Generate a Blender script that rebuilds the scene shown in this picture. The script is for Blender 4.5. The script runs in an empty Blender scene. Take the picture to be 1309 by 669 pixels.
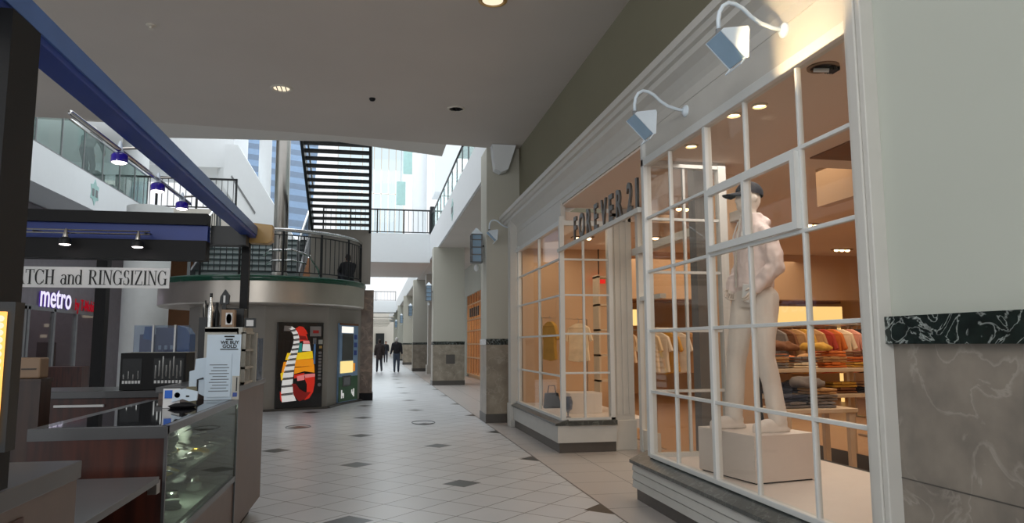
import bpy, bmesh, math, random
from math import sin, cos, pi, radians, sqrt, atan2, hypot
from mathutils import Vector, Matrix, noise
random.seed(7)
SC = bpy.context.scene
COL = SC.collection

# ------------------------------------------------------------------ materials
def lin(c):
    return tuple(((v / 255) / 12.92 if v / 255 <= 0.04045 else ((v / 255 + 0.055) / 1.055) ** 2.4) for v in c)

def newmat(name):
    m = bpy.data.materials.new(name); m.use_nodes = True
    nt = m.node_tree; nt.nodes.clear()
    out = nt.nodes.new('ShaderNodeOutputMaterial')
    return m, nt, out

def pmat(name, rgb, rough=0.5, metal=0.0, var=0.06, scale=6.0, bump=0.0, bscale=40.0, coat=0.0, spec=0.5, glow=0.0):
    """Principled material with a little procedural colour variation."""
    m, nt, out = newmat(name)
    p = nt.nodes.new('ShaderNodeBsdfPrincipled')
    p.inputs['Roughness'].default_value = rough; p.inputs['Metallic'].default_value = metal
    p.inputs['Coat Weight'].default_value = coat; p.inputs['Specular IOR Level'].default_value = spec
    tc = nt.nodes.new('ShaderNodeTexCoord')
    n = nt.nodes.new('ShaderNodeTexNoise'); n.inputs['Scale'].default_value = scale; n.inputs['Detail'].default_value = 3
    nt.links.new(tc.outputs['Object'], n.inputs['Vector'])
    r = nt.nodes.new('ShaderNodeValToRGB'); c = lin(rgb)
    r.color_ramp.elements[0].position = 0.3; r.color_ramp.elements[1].position = 0.7
    r.color_ramp.elements[0].color = (*[v * (1 - var) for v in c], 1)
    r.color_ramp.elements[1].color = (*[min(1, v * (1 + var)) for v in c], 1)
    nt.links.new(n.outputs['Fac'], r.inputs['Fac']); nt.links.new(r.outputs['Color'], p.inputs['Base Color'])
    if glow: p.inputs['Emission Color'].default_value = (*c, 1); p.inputs['Emission Strength'].default_value = glow
    if bump:
        n2 = nt.nodes.new('ShaderNodeTexNoise'); n2.inputs['Scale'].default_value = bscale
        nt.links.new(tc.outputs['Object'], n2.inputs['Vector'])
        b = nt.nodes.new('ShaderNodeBump'); b.inputs['Strength'].default_value = bump; b.inputs['Distance'].default_value = 0.01
        nt.links.new(n2.outputs['Fac'], b.inputs['Height']); nt.links.new(b.outputs['Normal'], p.inputs['Normal'])
    nt.links.new(p.outputs['BSDF'], out.inputs['Surface'])
    return m

def emat(name, rgb, strength):
    m, nt, out = newmat(name)
    e = nt.nodes.new('ShaderNodeEmission'); e.inputs['Color'].default_value = (*lin(rgb), 1); e.inputs['Strength'].default_value = strength
    nt.links.new(e.outputs[0], out.inputs['Surface'])
    return m

def glassmat(name, tint=(255, 255, 255), refl=1.0, haze=0.0, hazecol=(200, 210, 210)):
    m, nt, out = newmat(name)
    t = nt.nodes.new('ShaderNodeBsdfTransparent'); t.inputs['Color'].default_value = (*lin(tint), 1)
    g = nt.nodes.new('ShaderNodeBsdfGlossy'); g.inputs['Roughness'].default_value = 0.02
    fr = nt.nodes.new('ShaderNodeLayerWeight'); fr.inputs['Blend'].default_value = .5
    pw = nt.nodes.new('ShaderNodeMath'); pw.operation = 'POWER'; pw.inputs[1].default_value = 4.0
    nt.links.new(fr.outputs['Facing'], pw.inputs[0])
    mu = nt.nodes.new('ShaderNodeMath'); mu.operation = 'MULTIPLY_ADD'; mu.inputs[1].default_value = .35 * refl; mu.inputs[2].default_value = .02; mu.use_clamp = True
    nt.links.new(pw.outputs[0], mu.inputs[0])
    mx = nt.nodes.new('ShaderNodeMixShader'); nt.links.new(mu.outputs[0], mx.inputs['Fac'])
    nt.links.new(t.outputs[0], mx.inputs[1]); nt.links.new(g.outputs[0], mx.inputs[2])
    last = mx
    if haze:
        d = nt.nodes.new('ShaderNodeBsdfDiffuse'); d.inputs['Color'].default_value = (*lin(hazecol), 1)
        m2 = nt.nodes.new('ShaderNodeMixShader'); m2.inputs['Fac'].default_value = haze
        nt.links.new(mx.outputs[0], m2.inputs[1]); nt.links.new(d.outputs[0], m2.inputs[2]); last = m2
    nt.links.new(last.outputs[0], out.inputs['Surface'])
    return m

def marble(name, base, vein, rough, scale=3.0, dist=4.0, dark=None, veinpos=(0.47, 0.5, 0.53), second=2.2):
    m, nt, out = newmat(name); N = nt.nodes; L = nt.links
    p = N.new('ShaderNodeBsdfPrincipled'); p.inputs['Roughness'].default_value = rough
    tc = N.new('ShaderNodeTexCoord')
    n = N.new('ShaderNodeTexNoise'); n.inputs['Scale'].default_value = scale; n.inputs['Detail'].default_value = 8; n.inputs['Distortion'].default_value = dist * 0.25
    L.new(tc.outputs['Object'], n.inputs['Vector'])
    r = N.new('ShaderNodeValToRGB'); e = r.color_ramp.elements
    e[0].position = veinpos[0]; e[0].color = (0, 0, 0, 1); e[1].position = veinpos[2]; e[1].color = (0, 0, 0, 1)
    k = e.new(veinpos[1]); k.color = (1, 1, 1, 1)
    L.new(n.outputs['Fac'], r.inputs['Fac'])
    n2 = N.new('ShaderNodeTexNoise'); n2.inputs['Scale'].default_value = scale * second; n2.inputs['Detail'].default_value = 6
    L.new(tc.outputs['Object'], n2.inputs['Vector'])
    r2 = N.new('ShaderNodeValToRGB')
    r2.color_ramp.elements[0].position = 0.3; r2.color_ramp.elements[1].position = 0.7
    r2.color_ramp.elements[0].color = (*lin(dark or [v * 0.8 for v in base]), 1); r2.color_ramp.elements[1].color = (*lin(base), 1)
    L.new(n2.outputs['Fac'], r2.inputs['Fac'])
    mx = N.new('ShaderNodeMix'); mx.data_type = 'RGBA'
    mk = N.new('ShaderNodeMath'); mk.operation = 'MULTIPLY'
    L.new(r.outputs['Color'], mk.inputs[0]); L.new(n2.outputs['Fac'], mk.inputs[1])
    L.new(mk.outputs[0], mx.inputs['Factor']); L.new(r2.outputs['Color'], mx.inputs['A'])
    mx.inputs['B'].default_value = (*lin(vein), 1)
    L.new(mx.outputs['Result'], p.inputs['Base Color']); L.new(p.outputs[0], out.inputs['Surface'])
    return m

def woodmat(name, c1, c2, rough=0.35):
    m, nt, out = newmat(name); N = nt.nodes; L = nt.links
    p = N.new('ShaderNodeBsdfPrincipled'); p.inputs['Roughness'].default_value = rough
    tc = N.new('ShaderNodeTexCoord'); mp = N.new('ShaderNodeMapping'); mp.inputs['Scale'].default_value = (8, 8, 0.8)
    n = N.new('ShaderNodeTexNoise'); n.inputs['Scale'].default_value = 3; n.inputs['Detail'].default_value = 6
    L.new(tc.outputs['Object'], mp.inputs[0]); L.new(mp.outputs[0], n.inputs['Vector'])
    r = N.new('ShaderNodeValToRGB'); r.color_ramp.elements[0].position = .35; r.color_ramp.elements[1].position = .68
    r.color_ramp.elements[0].color = (*lin(c1), 1); r.color_ramp.elements[1].color = (*lin(c2), 1)
    L.new(n.outputs['Fac'], r.inputs['Fac']); L.new(r.outputs[0], p.inputs['Base Color']); L.new(p.outputs[0], out.inputs['Surface'])
    return m

def floormat():
    m, nt, out = newmat('mall_floor_tile'); N = nt.nodes; L = nt.links
    def M(op, a, b=None, c=None):
        n = N.new('ShaderNodeMath'); n.operation = op
        for i, v in enumerate((a, b, c)):
            if v is None: continue
            if isinstance(v, (int, float)): n.inputs[i].default_value = v
            else: L.new(v, n.inputs[i])
        return n.outputs[0]
    g = N.new('ShaderNodeNewGeometry'); s = N.new('ShaderNodeSeparateXYZ'); L.new(g.outputs['Position'], s.inputs[0])
    X, Y = s.outputs[0], s.outputs[1]
    PX, PY, X0, Y0 = 1.15, 2.97, -0.19, 6.50
    xn = M('DIVIDE', M('SUBTRACT', X, X0), PX)
    col = M('ROUND', xn)
    dx = M('ABSOLUTE', M('MULTIPLY', M('SUBTRACT', xn, col), PX))
    par = M('ABSOLUTE', M('MODULO', col, 2.0))
    yn = M('DIVIDE', M('SUBTRACT', M('SUBTRACT', Y, Y0), M('MULTIPLY', par, PY / 2)), PY)
    dy = M('ABSOLUTE', M('MULTIPLY', M('SUBTRACT', yn, M('ROUND', yn)), PY))
    dia = M('LESS_THAN', M('ADD', M('MULTIPLY', dx, 1.0), dy), 0.215)
    # grout: tile grid at 45 degrees for the field, straight big tiles in the border
    T = 0.435
    p = M('DIVIDE', M('ADD', M('SUBTRACT', X, X0), M('SUBTRACT', Y, Y0)), 1.41421 * T)
    q = M('DIVIDE', M('SUBTRACT', M('SUBTRACT', X, X0), M('SUBTRACT', Y, Y0)), 1.41421 * T)
    def line(v, w, off=0.5):
        f = M('SUBTRACT', v, M('FLOOR', v)); return M('LESS_THAN', M('ABSOLUTE', M('SUBTRACT', f, off)), w)
    grout = M('MAXIMUM', line(p, 0.013), line(q, 0.013))
    bx = M('DIVIDE', M('SUBTRACT', X, 2.12), 0.62); by = M('DIVIDE', Y, 0.62)
    grout_b = M('MAXIMUM', line(bx, 0.008, 0.01), line(by, 0.008))
    inb = M('MULTIPLY', M('GREATER_THAN', X, 2.12), M('LESS_THAN', Y, 60.0))
    dia = M('MULTIPLY', dia, M('SUBTRACT', 1.0, inb))
    gr = M('ADD', M('MULTIPLY', grout, M('SUBTRACT', 1.0, inb)), M('MULTIPLY', grout_b, inb))
    edge = M('LESS_THAN', M('ABSOLUTE', M('SUBTRACT', X, 2.12)), 0.008)
    gr = M('MAXIMUM', gr, edge)
    n = N.new('ShaderNodeTexNoise'); n.inputs['Scale'].default_value = 2.0; n.inputs['Detail'].default_value = 5
    L.new(g.outputs['Position'], n.inputs['Vector'])
    cell = N.new('ShaderNodeTexWhiteNoise'); cell.noise_dimensions = '2D'
    cb = N.new('ShaderNodeCombineXYZ'); L.new(M('FLOOR', M('ADD', p, .5)), cb.inputs[0]); L.new(M('FLOOR', M('ADD', q, .5)), cb.inputs[1]); L.new(cb.outputs[0], cell.inputs['Vector'])
    base = N.new('ShaderNodeValToRGB'); base.color_ramp.elements[0].color = (*lin((186, 189, 192)), 1); base.color_ramp.elements[1].color = (*lin((212, 214, 217)), 1)
    L.new(M('ADD', M('MULTIPLY', n.outputs['Fac'], .6), M('MULTIPLY', cell.outputs['Value'], .35)), base.inputs['Fac'])
    def mix(f, a, b):
        x = N.new('ShaderNodeMix'); x.data_type = 'RGBA'; L.new(f, x.inputs['Factor'])
        for k, v in (('A', a), ('B', b)):
            if isinstance(v, tuple): x.inputs[k].default_value = (*lin(v), 1)
            else: L.new(v, x.inputs[k])
        return x.outputs['Result']
    c = mix(inb, base.outputs[0], (184, 178, 174))
    c = mix(gr, c, (86, 83, 81))
    c = mix(dia, c, (40, 44, 43))
    pr = N.new('ShaderNodeBsdfPrincipled'); pr.inputs['Roughness'].default_value = 0.32
    L.new(c, pr.inputs['Base Color']); L.new(pr.outputs[0], out.inputs['Surface'])
    return m

def tilewall(name, rgb, rough=.35):
    return marble(name, rgb, [min(255, v * 1.25) for v in rgb], rough, scale=2.2, second=3.2, dark=[v * .74 for v in rgb])

M_ = {}
def mk():
    P = pmat
    M_.update(
        floor=floormat(),
        ceiling=P('ceiling_plaster', (206, 198, 190), .9, var=.03, scale=.6),
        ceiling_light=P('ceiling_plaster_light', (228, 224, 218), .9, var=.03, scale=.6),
        wall=P('wall_paint_sage', (186, 190, 180), .75, var=.025, scale=.8),
        olive=P('wall_paint_olive', (128, 124, 104), .85, var=.03, scale=.8),
        stone=marble('stone_cladding', (142, 133, 122), (168, 160, 150), .35, scale=3.2, dist=3, dark=(116, 109, 101), veinpos=(.485, .5, .53), second=1.6),
        green_marble=marble('green_marble', (30, 42, 38), (205, 212, 208), .18, scale=5, dist=9, dark=(14, 22, 20), veinpos=(.475, .5, .522), second=3),
        kick=P('dark_base_tile', (82, 78, 74), .4),
        white=P('white_paint', (226, 228, 226), .6, var=.02),
        cream=P('cream_paint', (214, 208, 196), .6, var=.02),
        trim=P('shopfront_paint', (196, 194, 188), .45, var=.02),
        siding=P('shopfront_siding', (190, 190, 186), .5, var=.03),
        sill=marble('grey_green_sill_stone', (74, 78, 76), (120, 126, 122), .3, scale=7, dist=3),
        muntin=P('white_muntin_paint', (208, 210, 208), .4, var=.02),
        glass=glassmat('shop_glass', (250, 248, 245), 1.0),
        railglass=glassmat('balcony_glass', (222, 234, 231), 1.3, .12, (150, 168, 166)),
        skyglass=glassmat('skylight_glass', (240, 248, 250), .6),
        caseglass=glassmat('showcase_glass', (214, 224, 218), 1.2, .05, (120, 130, 124)),
        steel=P('brushed_steel', (176, 172, 166), .28, 1.0, var=.08, scale=3),
        chrome=P('chrome_tube', (205, 206, 206), .15, 1.0),
        dark=P('dark_metal', (34, 36, 38), .45, .3),
        blackpaint=P('black_laminate', (20, 20, 22), .6, spec=.3),
        teal_step=P('teal_grey_tread', (44, 60, 60), .55, .2),
        teal_riser=P('grey_riser', (158, 168, 168), .6),
        greenedge=P('green_glass_edge', (16, 70, 52), .12, coat=.5),
        fascia_steel=P('brushed_fascia', (196, 188, 178), .32, .85, var=.06, scale=2),
        drumwall=P('grey_panel', (150, 144, 136), .6, var=.02),
        brownstone=tilewall('brown_stone_tile', (132, 112, 98)),
        blue=P('blue_laminate', (34, 66, 150), .4),
        bluegrey=P('blue_beam_lit', (84, 116, 176), .4), headerblue=P('header_blue', (22, 52, 132), .45),
        gold=P('gold_wood', (186, 148, 84), .4),
        mahogany=woodmat('mahogany_panel', (44, 17, 10), (74, 32, 20)),
        darkwood=woodmat('dark_brown_panel', (40, 24, 17), (62, 40, 30)),
        greylam=P('grey_laminate', (78, 78, 80), .3, coat=.2),
        taupe=P('taupe_panel', (104, 88, 81), .4),
        blackglass=P('black_glass_top', (12, 14, 18), .04, spec=.8),
        paper=P('white_paper', (206, 222, 236), .7, var=.02),
        ink=P('black_ink', (20, 20, 22), .6),
        ink2=P('grey_ink', (110, 118, 128), .6),
        signwhite=P('sign_board_white', (222, 222, 222), .5, var=.01),
        signgrey=P('grey_sign_letters', (92, 88, 84), .35, .6),
        lampwhite=P('lamp_enamel', (214, 226, 236), .3),
        lampblue=P('lamp_glass_panel', (150, 180, 205), .25),
        purple=P('violet_shade', (44, 30, 150), .12, coat=.6),
        led=emat('lamp_lens', (255, 240, 236), 7),
        warmled=emat('downlight_lens', (255, 214, 160), 9),
        warmdim=emat('downlight_lens_dim', (246, 228, 198), 1.15),
        amber=emat('amber_bulb_strip', (255, 186, 96), 1.5),
        metrolit=emat('sign_letters_lit', (240, 234, 255), .95),
        metroglow=emat('sign_letters_violet_edge', (110, 60, 220), .32),
        redlit=emat('sign_letters_red', (190, 26, 44), .5),
        exitred=emat('red_sign_face', (240, 50, 44), .9),
        creamlit=emat('lit_header_panel', (255, 208, 130), 1.15),
        warmwall=P('warm_shop_wall', (206, 172, 138), .8, var=.04, scale=.7),
        warmceil=P('warm_shop_ceiling', (222, 204, 190), .85, var=.03, scale=.5),
        brownpaint=P('brown_panel', (122, 82, 52), .7),
        woodfloor=woodmat('shop_wood_floor', (172, 136, 104), (196, 160, 126), .4),
        platform=P('cream_platform', (222, 214, 208), .5, var=.02),
        tablewood=P('pale_table_wood', (214, 190, 160), .45),
        mann=P('mannequin_white', (226, 218, 210), .35, var=.01),
        jacket=P('pale_pink_nylon', (236, 222, 220), .5, var=.04, scale=12, bump=.4, bscale=22),
        whitepants=P('white_cotton', (226, 220, 214), .8, var=.03, bump=.3, bscale=30),
        sneaker=P('white_leather', (232, 226, 220), .45),
        capfab=P('navy_cap_cloth', (34, 36, 48), .8, bump=.2, bscale=90),
        skin=P('skin', (196, 148, 124), .6, var=.05),
        hairdark=P('dark_hair', (44, 32, 26), .7), hairgrey=P('white_hair', (214, 212, 208), .8),
        coat_dark=P('black_coat', (34, 34, 40), .85), coat_brown=P('dark_brown_coat', (62, 52, 50), .85),
        jeans=P('grey_blue_jeans', (74, 84, 100), .85), slacks=P('dark_trousers', (52, 52, 62), .85),
        shoe=P('black_shoe', (24, 22, 22), .5), greytop=P('grey_shirt', (108, 112, 112), .85), redtop=P('red_jacket', (150, 42, 44), .8),
        silver=P('silver_jewelry', (200, 200, 196), .18, 1.0), goldj=P('gold_jewelry', (214, 176, 80), .25, 1.0),
        velvet=P('grey_velvet_pad', (150, 154, 146), .9), yellow=P('yellow_card', (220, 190, 60), .6),
        acrylic=glassmat('clear_acrylic', (226, 232, 240), 1.6, .16, (150, 165, 190)),
        bluebox=P('blue_carton', (30, 92, 160), .45), violetbox=P('violet_carton', (86, 70, 104), .5),
        tan=P('tan_plastic', (132, 108, 86), .55), offwhite=P('offwhite_cabinet', (178, 176, 168), .5),
        woodpale=P('pale_wood_shelf', (150, 122, 96), .55),
        cardblue=P('blue_logo_panel', (20, 96, 200), .4),
        skydark=P('dark_blue_grey_louver', (70, 92, 116), .5), pierpaint=P('pillar_paint', (188, 186, 174), .75, var=.02, scale=.8),
    pierstone=marble('pillar_stone', (160, 150, 134), (178, 170, 156), .35, scale=3.0, dist=3, dark=(128, 119, 106), veinpos=(.485, .5, .53), second=1.4),
    skyblue=P('blue_grey_louver', (92, 120, 150), .5), palewhite=P('atrium_white', (222, 226, 228), .7, var=.01),
        tealglass=P('teal_banner', (160, 196, 192), .6),
        greymid=P('mid_grey', (120, 122, 124), .6),
        vm_black=P('vending_black', (18, 18, 20), .25, coat=.3), vm_white=P('vending_white', (232, 230, 226), .35, glow=.42),
        vm_red=P('vending_red', (206, 42, 26), .35, glow=.42), vm_dred=P('vending_dark_red', (120, 20, 18), .35, glow=.42), vm_yellow=P('vending_yellow', (248, 206, 30), .35, glow=.42),
        vm_orange=P('vending_orange', (244, 150, 24), .35, glow=.42), vm_teal=P('vending_teal', (30, 130, 120), .35, glow=.42), vm_pink=P('vending_pink', (232, 130, 130), .35, glow=.42),
        vm_silver=P('vending_silver', (150, 148, 150), .3, .5), vm_blue=P('vending_blue', (128, 158, 192), .4), vm_green=P('vending_green', (52, 92, 58), .5),
        vm_lit=emat('vending_lit_panel', (250, 246, 236), 1.0), vm_food=emat('vending_lit_food', (252, 226, 150), .95), vm_bluelit=P('vending_light_blue', (110, 160, 220), .4),
        copper=P('shop_orange_wall', (204, 164, 122), .7, var=.05),
        storegrey=P('store_grey', (120, 116, 122), .7), storedark=P('store_dark_interior', (66, 64, 72), .6),
    )
mk()

# ------------------------------------------------------------------ geometry helpers
W = {}
class MB:
    def __init__(s): s.bm = bmesh.new(); s.mi = 0
    def _f(s, vs):
        try: f = s.bm.faces.new(vs); f.material_index = s.mi; return f
        except ValueError: return None
    def poly(s, pts):
        return s._f([s.bm.verts.new(p) for p in pts])
    def box(s, a, b, mat=None):
        x0, x1 = sorted((a[0], b[0])); y0, y1 = sorted((a[1], b[1])); z0, z1 = sorted((a[2], b[2]))
        c = [(x0, y0, z0), (x1, y0, z0), (x1, y1, z0), (x0, y1, z0), (x0, y0, z1), (x1, y0, z1), (x1, y1, z1), (x0, y1, z1)]
        if mat is not None: c = [mat @ Vector(p) for p in c]
        v = [s.bm.verts.new(p) for p in c]
        for q in ((3, 2, 1, 0), (4, 5, 6, 7), (0, 1, 5, 4), (1, 2, 6, 5), (2, 3, 7, 6), (3, 0, 4, 7)): s._f([v[i] for i in q])
        return s
    def prism(s, pts, d):
        d = Vector(d); a = [s.bm.verts.new(p) for p in pts]; b = [s.bm.verts.new(Vector(p) + d) for p in pts]
        n = len(pts); s._f(a[::-1]); s._f(b)
        for i in range(n): s._f([a[i], a[(i + 1) % n], b[(i + 1) % n], b[i]])
        return s
    def tube(s, pts, r, n=10, closed=False):
        pts = [Vector(p) for p in pts]; k = len(pts)
        rs = r if isinstance(r, (list, tuple)) else [r] * k
        rings = []; prev = None
        for i in range(k):
            if closed: t = pts[(i + 1) % k] - pts[i - 1]
            else: t = pts[min(i + 1, k - 1)] - pts[max(i - 1, 0)]
            t.normalize()
            if prev is None:
                u = t.cross(Vector((0, 0, 1)));
                if u.length < 1e-3: u = t.cross(Vector((0, 1, 0)))
            else:
                u = prev - t * prev.dot(t)
                if u.length < 1e-4: u = t.cross(Vector((0, 0, 1)))
            u.normalize(); prev = u; w = t.cross(u)
            rings.append([s.bm.verts.new(pts[i] + (u * cos(2 * pi * j / n) + w * sin(2 * pi * j / n)) * rs[i]) for j in range(n)])
        m = k if closed else k - 1
        for i in range(m):
            a, b = rings[i], rings[(i + 1) % k]
            for j in range(n): s._f([a[j], a[(j + 1) % n], b[(j + 1) % n], b[j]])
        if not closed: s._f(rings[0][::-1]); s._f(rings[-1])
        return s
    def lathe(s, prof, c=(0, 0, 0), n=24, mat=None, a0=0, a1=2 * pi):
        full = abs(a1 - a0 - 2 * pi) < 1e-6; m = n if full else n + 1; rings = []
        for r, z in prof:
            ring = []
            for j in range(m):
                a = a0 + (a1 - a0) * j / n; p = Vector((r * cos(a), r * sin(a), z))
                if mat is not None: p = mat @ p
                ring.append(s.bm.verts.new(p + Vector(c)))
            rings.append(ring)
        for i in range(len(rings) - 1):
            a, b = rings[i], rings[i + 1]
            for j in range(n):
                j2 = (j + 1) % m; s._f([a[j], a[j2], b[j2], b[j]])
        if full:
            if prof[0][0] > 1e-6: s._f(rings[0][::-1])
            if prof[-1][0] > 1e-6: s._f(rings[-1])
        return s
    def ell(s, c, r, rot=None, seg=16, ring=10):
        m = Matrix.Translation(c) @ (rot.to_4x4() if rot else Matrix()) @ Matrix.Diagonal((*r, 1))
        n0 = len(s.bm.faces)
        bmesh.ops.create_uvsphere(s.bm, u_segments=seg, v_segments=ring, radius=1, matrix=m)
        s.bm.faces.ensure_lookup_table()
        for f in s.bm.faces[n0:]: f.material_index = s.mi
        return s
    def grid(s, rows):
        vs = [[s.bm.verts.new(p) for p in r] for r in rows]
        for i in range(len(vs) - 1):
            for j in range(len(vs[0]) - 1): s._f([vs[i][j], vs[i][j + 1], vs[i + 1][j + 1], vs[i + 1][j]])
        return s
    def build(s, name, mats, parent=None, smooth=False, bevel=0, local=False, normals=True):
        if normals: bmesh.ops.recalc_face_normals(s.bm, faces=s.bm.faces)
        me = bpy.data.meshes.new(name); s.bm.to_mesh(me); s.bm.free()
        for m in (mats if isinstance(mats, (list, tuple)) else [mats]): me.materials.append(M_[m] if isinstance(m, str) else m)
        o = bpy.data.objects.new(name, me); COL.objects.link(o)
        place(o, parent, local)
        if smooth:
            for p in me.polygons: p.use_smooth = True
            if smooth == 'auto':
                try: me.set_sharp_from_angle(angle=radians(35))
                except Exception: pass
        if bevel:
            b = o.modifiers.new('bevel', 'BEVEL'); b.width = bevel; b.segments = 2; b.limit_method = 'ANGLE'
        return o

def place(o, parent, local=False):
    me = o.data
    if parent is not None:
        if not local: me.transform(W[parent].inverted())
        o.parent = parent; W[o] = W[parent]
    else:
        vs = [v.co for v in me.vertices]
        if vs:
            c = Vector(((min(v.x for v in vs) + max(v.x for v in vs)) / 2, (min(v.y for v in vs) + max(v.y for v in vs)) / 2, min(v.z for v in vs)))
            me.transform(Matrix.Translation(-c)); o.location = c
            W[o] = Matrix.Translation(c)

def thing(name, label, cat, loc=(0, 0, 0), rz=0, group=None, kind=None):
    o = bpy.data.objects.new(name, None); COL.objects.link(o)
    o.location = loc; o.rotation_euler = (0, 0, rz); o.empty_display_size = .1
    W[o] = Matrix.Translation(loc) @ Matrix.Rotation(rz, 4, 'Z')
    tag(o, label, cat, group, kind); return o
def tag(o, label=None, cat=None, group=None, kind=None):
    if label: o['label'] = label
    if cat: o['category'] = cat
    if group: o['group'] = group
    if kind: o['kind'] = kind
    return o
def struct(mb, name, mat, label, cat, **k):
    return tag(mb.build(name, mat, **k), label, cat, None, 'structure')
def dup(root, loc, rz, label, group=None):
    r = root.copy(); COL.objects.link(r); r.location = loc; r.rotation_euler = (0, 0, rz)
    W[r] = Matrix.Translation(loc) @ Matrix.Rotation(rz, 4, 'Z')
    r['label'] = label
    if group: r['group'] = group
    for ch in list(root.children):
        c = ch.copy(); COL.objects.link(c); c.parent = r; W[c] = W[r]
        for g in ch.children:
            d = g.copy(); COL.objects.link(d); d.parent = c; W[d] = W[r]
    return r
def box(a, b): return MB().box(a, b)

def text_mesh(txt, size, sx=1.0, extrude=0.01, space=1.0, bold=0.0):
    cu = bpy.data.curves.new('t', 'FONT'); cu.body = txt; cu.size = size; cu.extrude = extrude; cu.space_character = space; cu.offset = bold; cu.resolution_u = 3
    o = bpy.data.objects.new('t', cu); COL.objects.link(o)
    dg = bpy.context.evaluated_depsgraph_get(); dg.update()
    me = bpy.data.meshes.new_from_object(o.evaluated_get(dg)); bpy.data.objects.remove(o); bpy.data.curves.remove(cu)
    me.transform(Matrix.Diagonal((sx, 1, 1, 1)))
    me.materials.clear()
    return me
def put_mesh(me, name, mat, mtx, parent=None):
    me.transform(mtx); me.materials.append(M_[mat]); o = bpy.data.objects.new(name, me); COL.objects.link(o); place(o, parent); return o
def frame(o, x, y):
    x = Vector(x).normalized(); y = Vector(y).normalized(); z = x.cross(y)
    return Matrix(((x.x, y.x, z.x, o[0]), (x.y, y.y, z.y, o[1]), (x.z, y.z, z.z, o[2]), (0, 0, 0, 1)))

# ------------------------------------------------------------------ camera
cam = bpy.data.cameras.new('camera'); co = bpy.data.objects.new('camera', cam); COL.objects.link(co); SC.camera = co
cam.sensor_width = 36; cam.lens = 920 * 36 / 1309; cam.clip_end = 400
yw, pt, rl = radians(10.81), radians(6.54), radians(0.22)
fw = Vector((sin(yw) * cos(pt), cos(yw) * cos(pt), sin(pt))); rt = Vector((cos(yw), -sin(yw), 0)); up = rt.cross(fw)
rt2 = rt * cos(rl) - up * sin(rl); up2 = up * cos(rl) + rt * sin(rl)
co.matrix_world = Matrix(((rt2.x, up2.x, -fw.x, 0), (rt2.y, up2.y, -fw.y, 0), (rt2.z, up2.z, -fw.z, 1.5), (0, 0, 0, 1)))
SC.view_settings.view_transform = 'Standard'; SC.view_settings.look = 'None'; SC.view_settings.exposure = .1

# ------------------------------------------------------------------ world and lights
w = bpy.data.worlds.new('daylight'); SC.world = w; w.use_nodes = True
nt = w.node_tree; bg = nt.nodes['Background']
sk = nt.nodes.new('ShaderNodeTexNoise'); sk.inputs['Scale'].default_value = 1.5
rp = nt.nodes.new('ShaderNodeValToRGB'); rp.color_ramp.elements[0].color = (.86, .93, 1, 1); rp.color_ramp.elements[1].color = (1, 1, 1, 1)
nt.links.new(sk.outputs['Fac'], rp.inputs['Fac']); nt.links.new(rp.outputs[0], bg.inputs['Color']); bg.inputs['Strength'].default_value = 1.05

def area(name, loc, direction, sx, sy, energy, color=(1, 1, 1)):
    l = bpy.data.lights.new(name, 'AREA'); l.shape = 'RECTANGLE'; l.size = sx; l.size_y = sy; l.energy = energy; l.color = color
    o = bpy.data.objects.new(name, l); COL.objects.link(o); o.location = loc
    o.rotation_euler = Vector(direction).to_track_quat('-Z', 'Y').to_euler(); return o
def spot(name, loc, direction, energy, color=(1, 1, 1), size=70, blend=.6, r=.04):
    l = bpy.data.lights.new(name, 'SPOT'); l.energy = energy; l.color = color; l.spot_size = radians(size); l.spot_blend = blend; l.shadow_soft_size = r
    o = bpy.data.objects.new(name, l); COL.objects.link(o); o.location = loc
    o.rotation_euler = Vector(direction).to_track_quat('-Z', 'Y').to_euler(); return o
def point(name, loc, energy, color=(1, 1, 1), r=.1):
    l = bpy.data.lights.new(name, 'POINT'); l.energy = energy; l.color = color; l.shadow_soft_size = r
    o = bpy.data.objects.new(name, l); COL.objects.link(o); o.location = loc; return o
WARM = (1, .84, .64)
l_ = area('concourse_fill', (-2.6, -5.5, 4.6), (.62, 1, -.22), 4, 1.4, 80, (1, .985, .95)); l_.data.spread = radians(95)  # unseen fill added behind the camera to brighten the near scene
l_ = area('concourse_fill', (.6, 3.2, 5.3), (.35, .1, -1), 2.2, 6, 48, (.97, .985, 1)); l_.data.spread = radians(130)  # added fill under the ceiling, no fixture of its own
area('skylight_light', (-2.5, 34, 19), (0, 0, -1), 12, 36, 3300, (.93, .97, 1))
area('skylight_light', (0, 75, 16), (0, 0, -1), 6, 40, 2200, (.93, .97, 1))
area('shop_ceiling_light', (3.4, 5.3, 3.27), (0, 0, -1), .9, 2.6, 25, (1, .93, .86))
area('shop_ceiling_light', (6.2, 7.5, 3.42), (0, 0, -1), 4, 5, 100, WARM)
area('shop_ceiling_light', (7.2, 12.5, 3.3), (0, 0, -1), 4, 6, 120, WARM)
area('shop_ceiling_light', (3.1, 11.6, 3.2), (0, 0, -1), .7, 2.6, 12, WARM)
area('shop_ceiling_light', (3.1, 8.3, 3.44), (0, 0, -1), .5, 1.8, 6, WARM)
area('gallery_shop_light', (5.6, 31.5, 3.5), (0, 0, -1), 1.5, 4, 60, (1, .72, .45))

# ================================================================== SETTING
b = MB(); b.poly([(-14, -10, 0), (14, -10, 0), (14, 170, 0), (-14, 170, 0)])
struct(b, 'floor', 'floor', 'pale grey mall floor tiles laid diagonally with dark diamond insets', 'floor')
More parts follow.
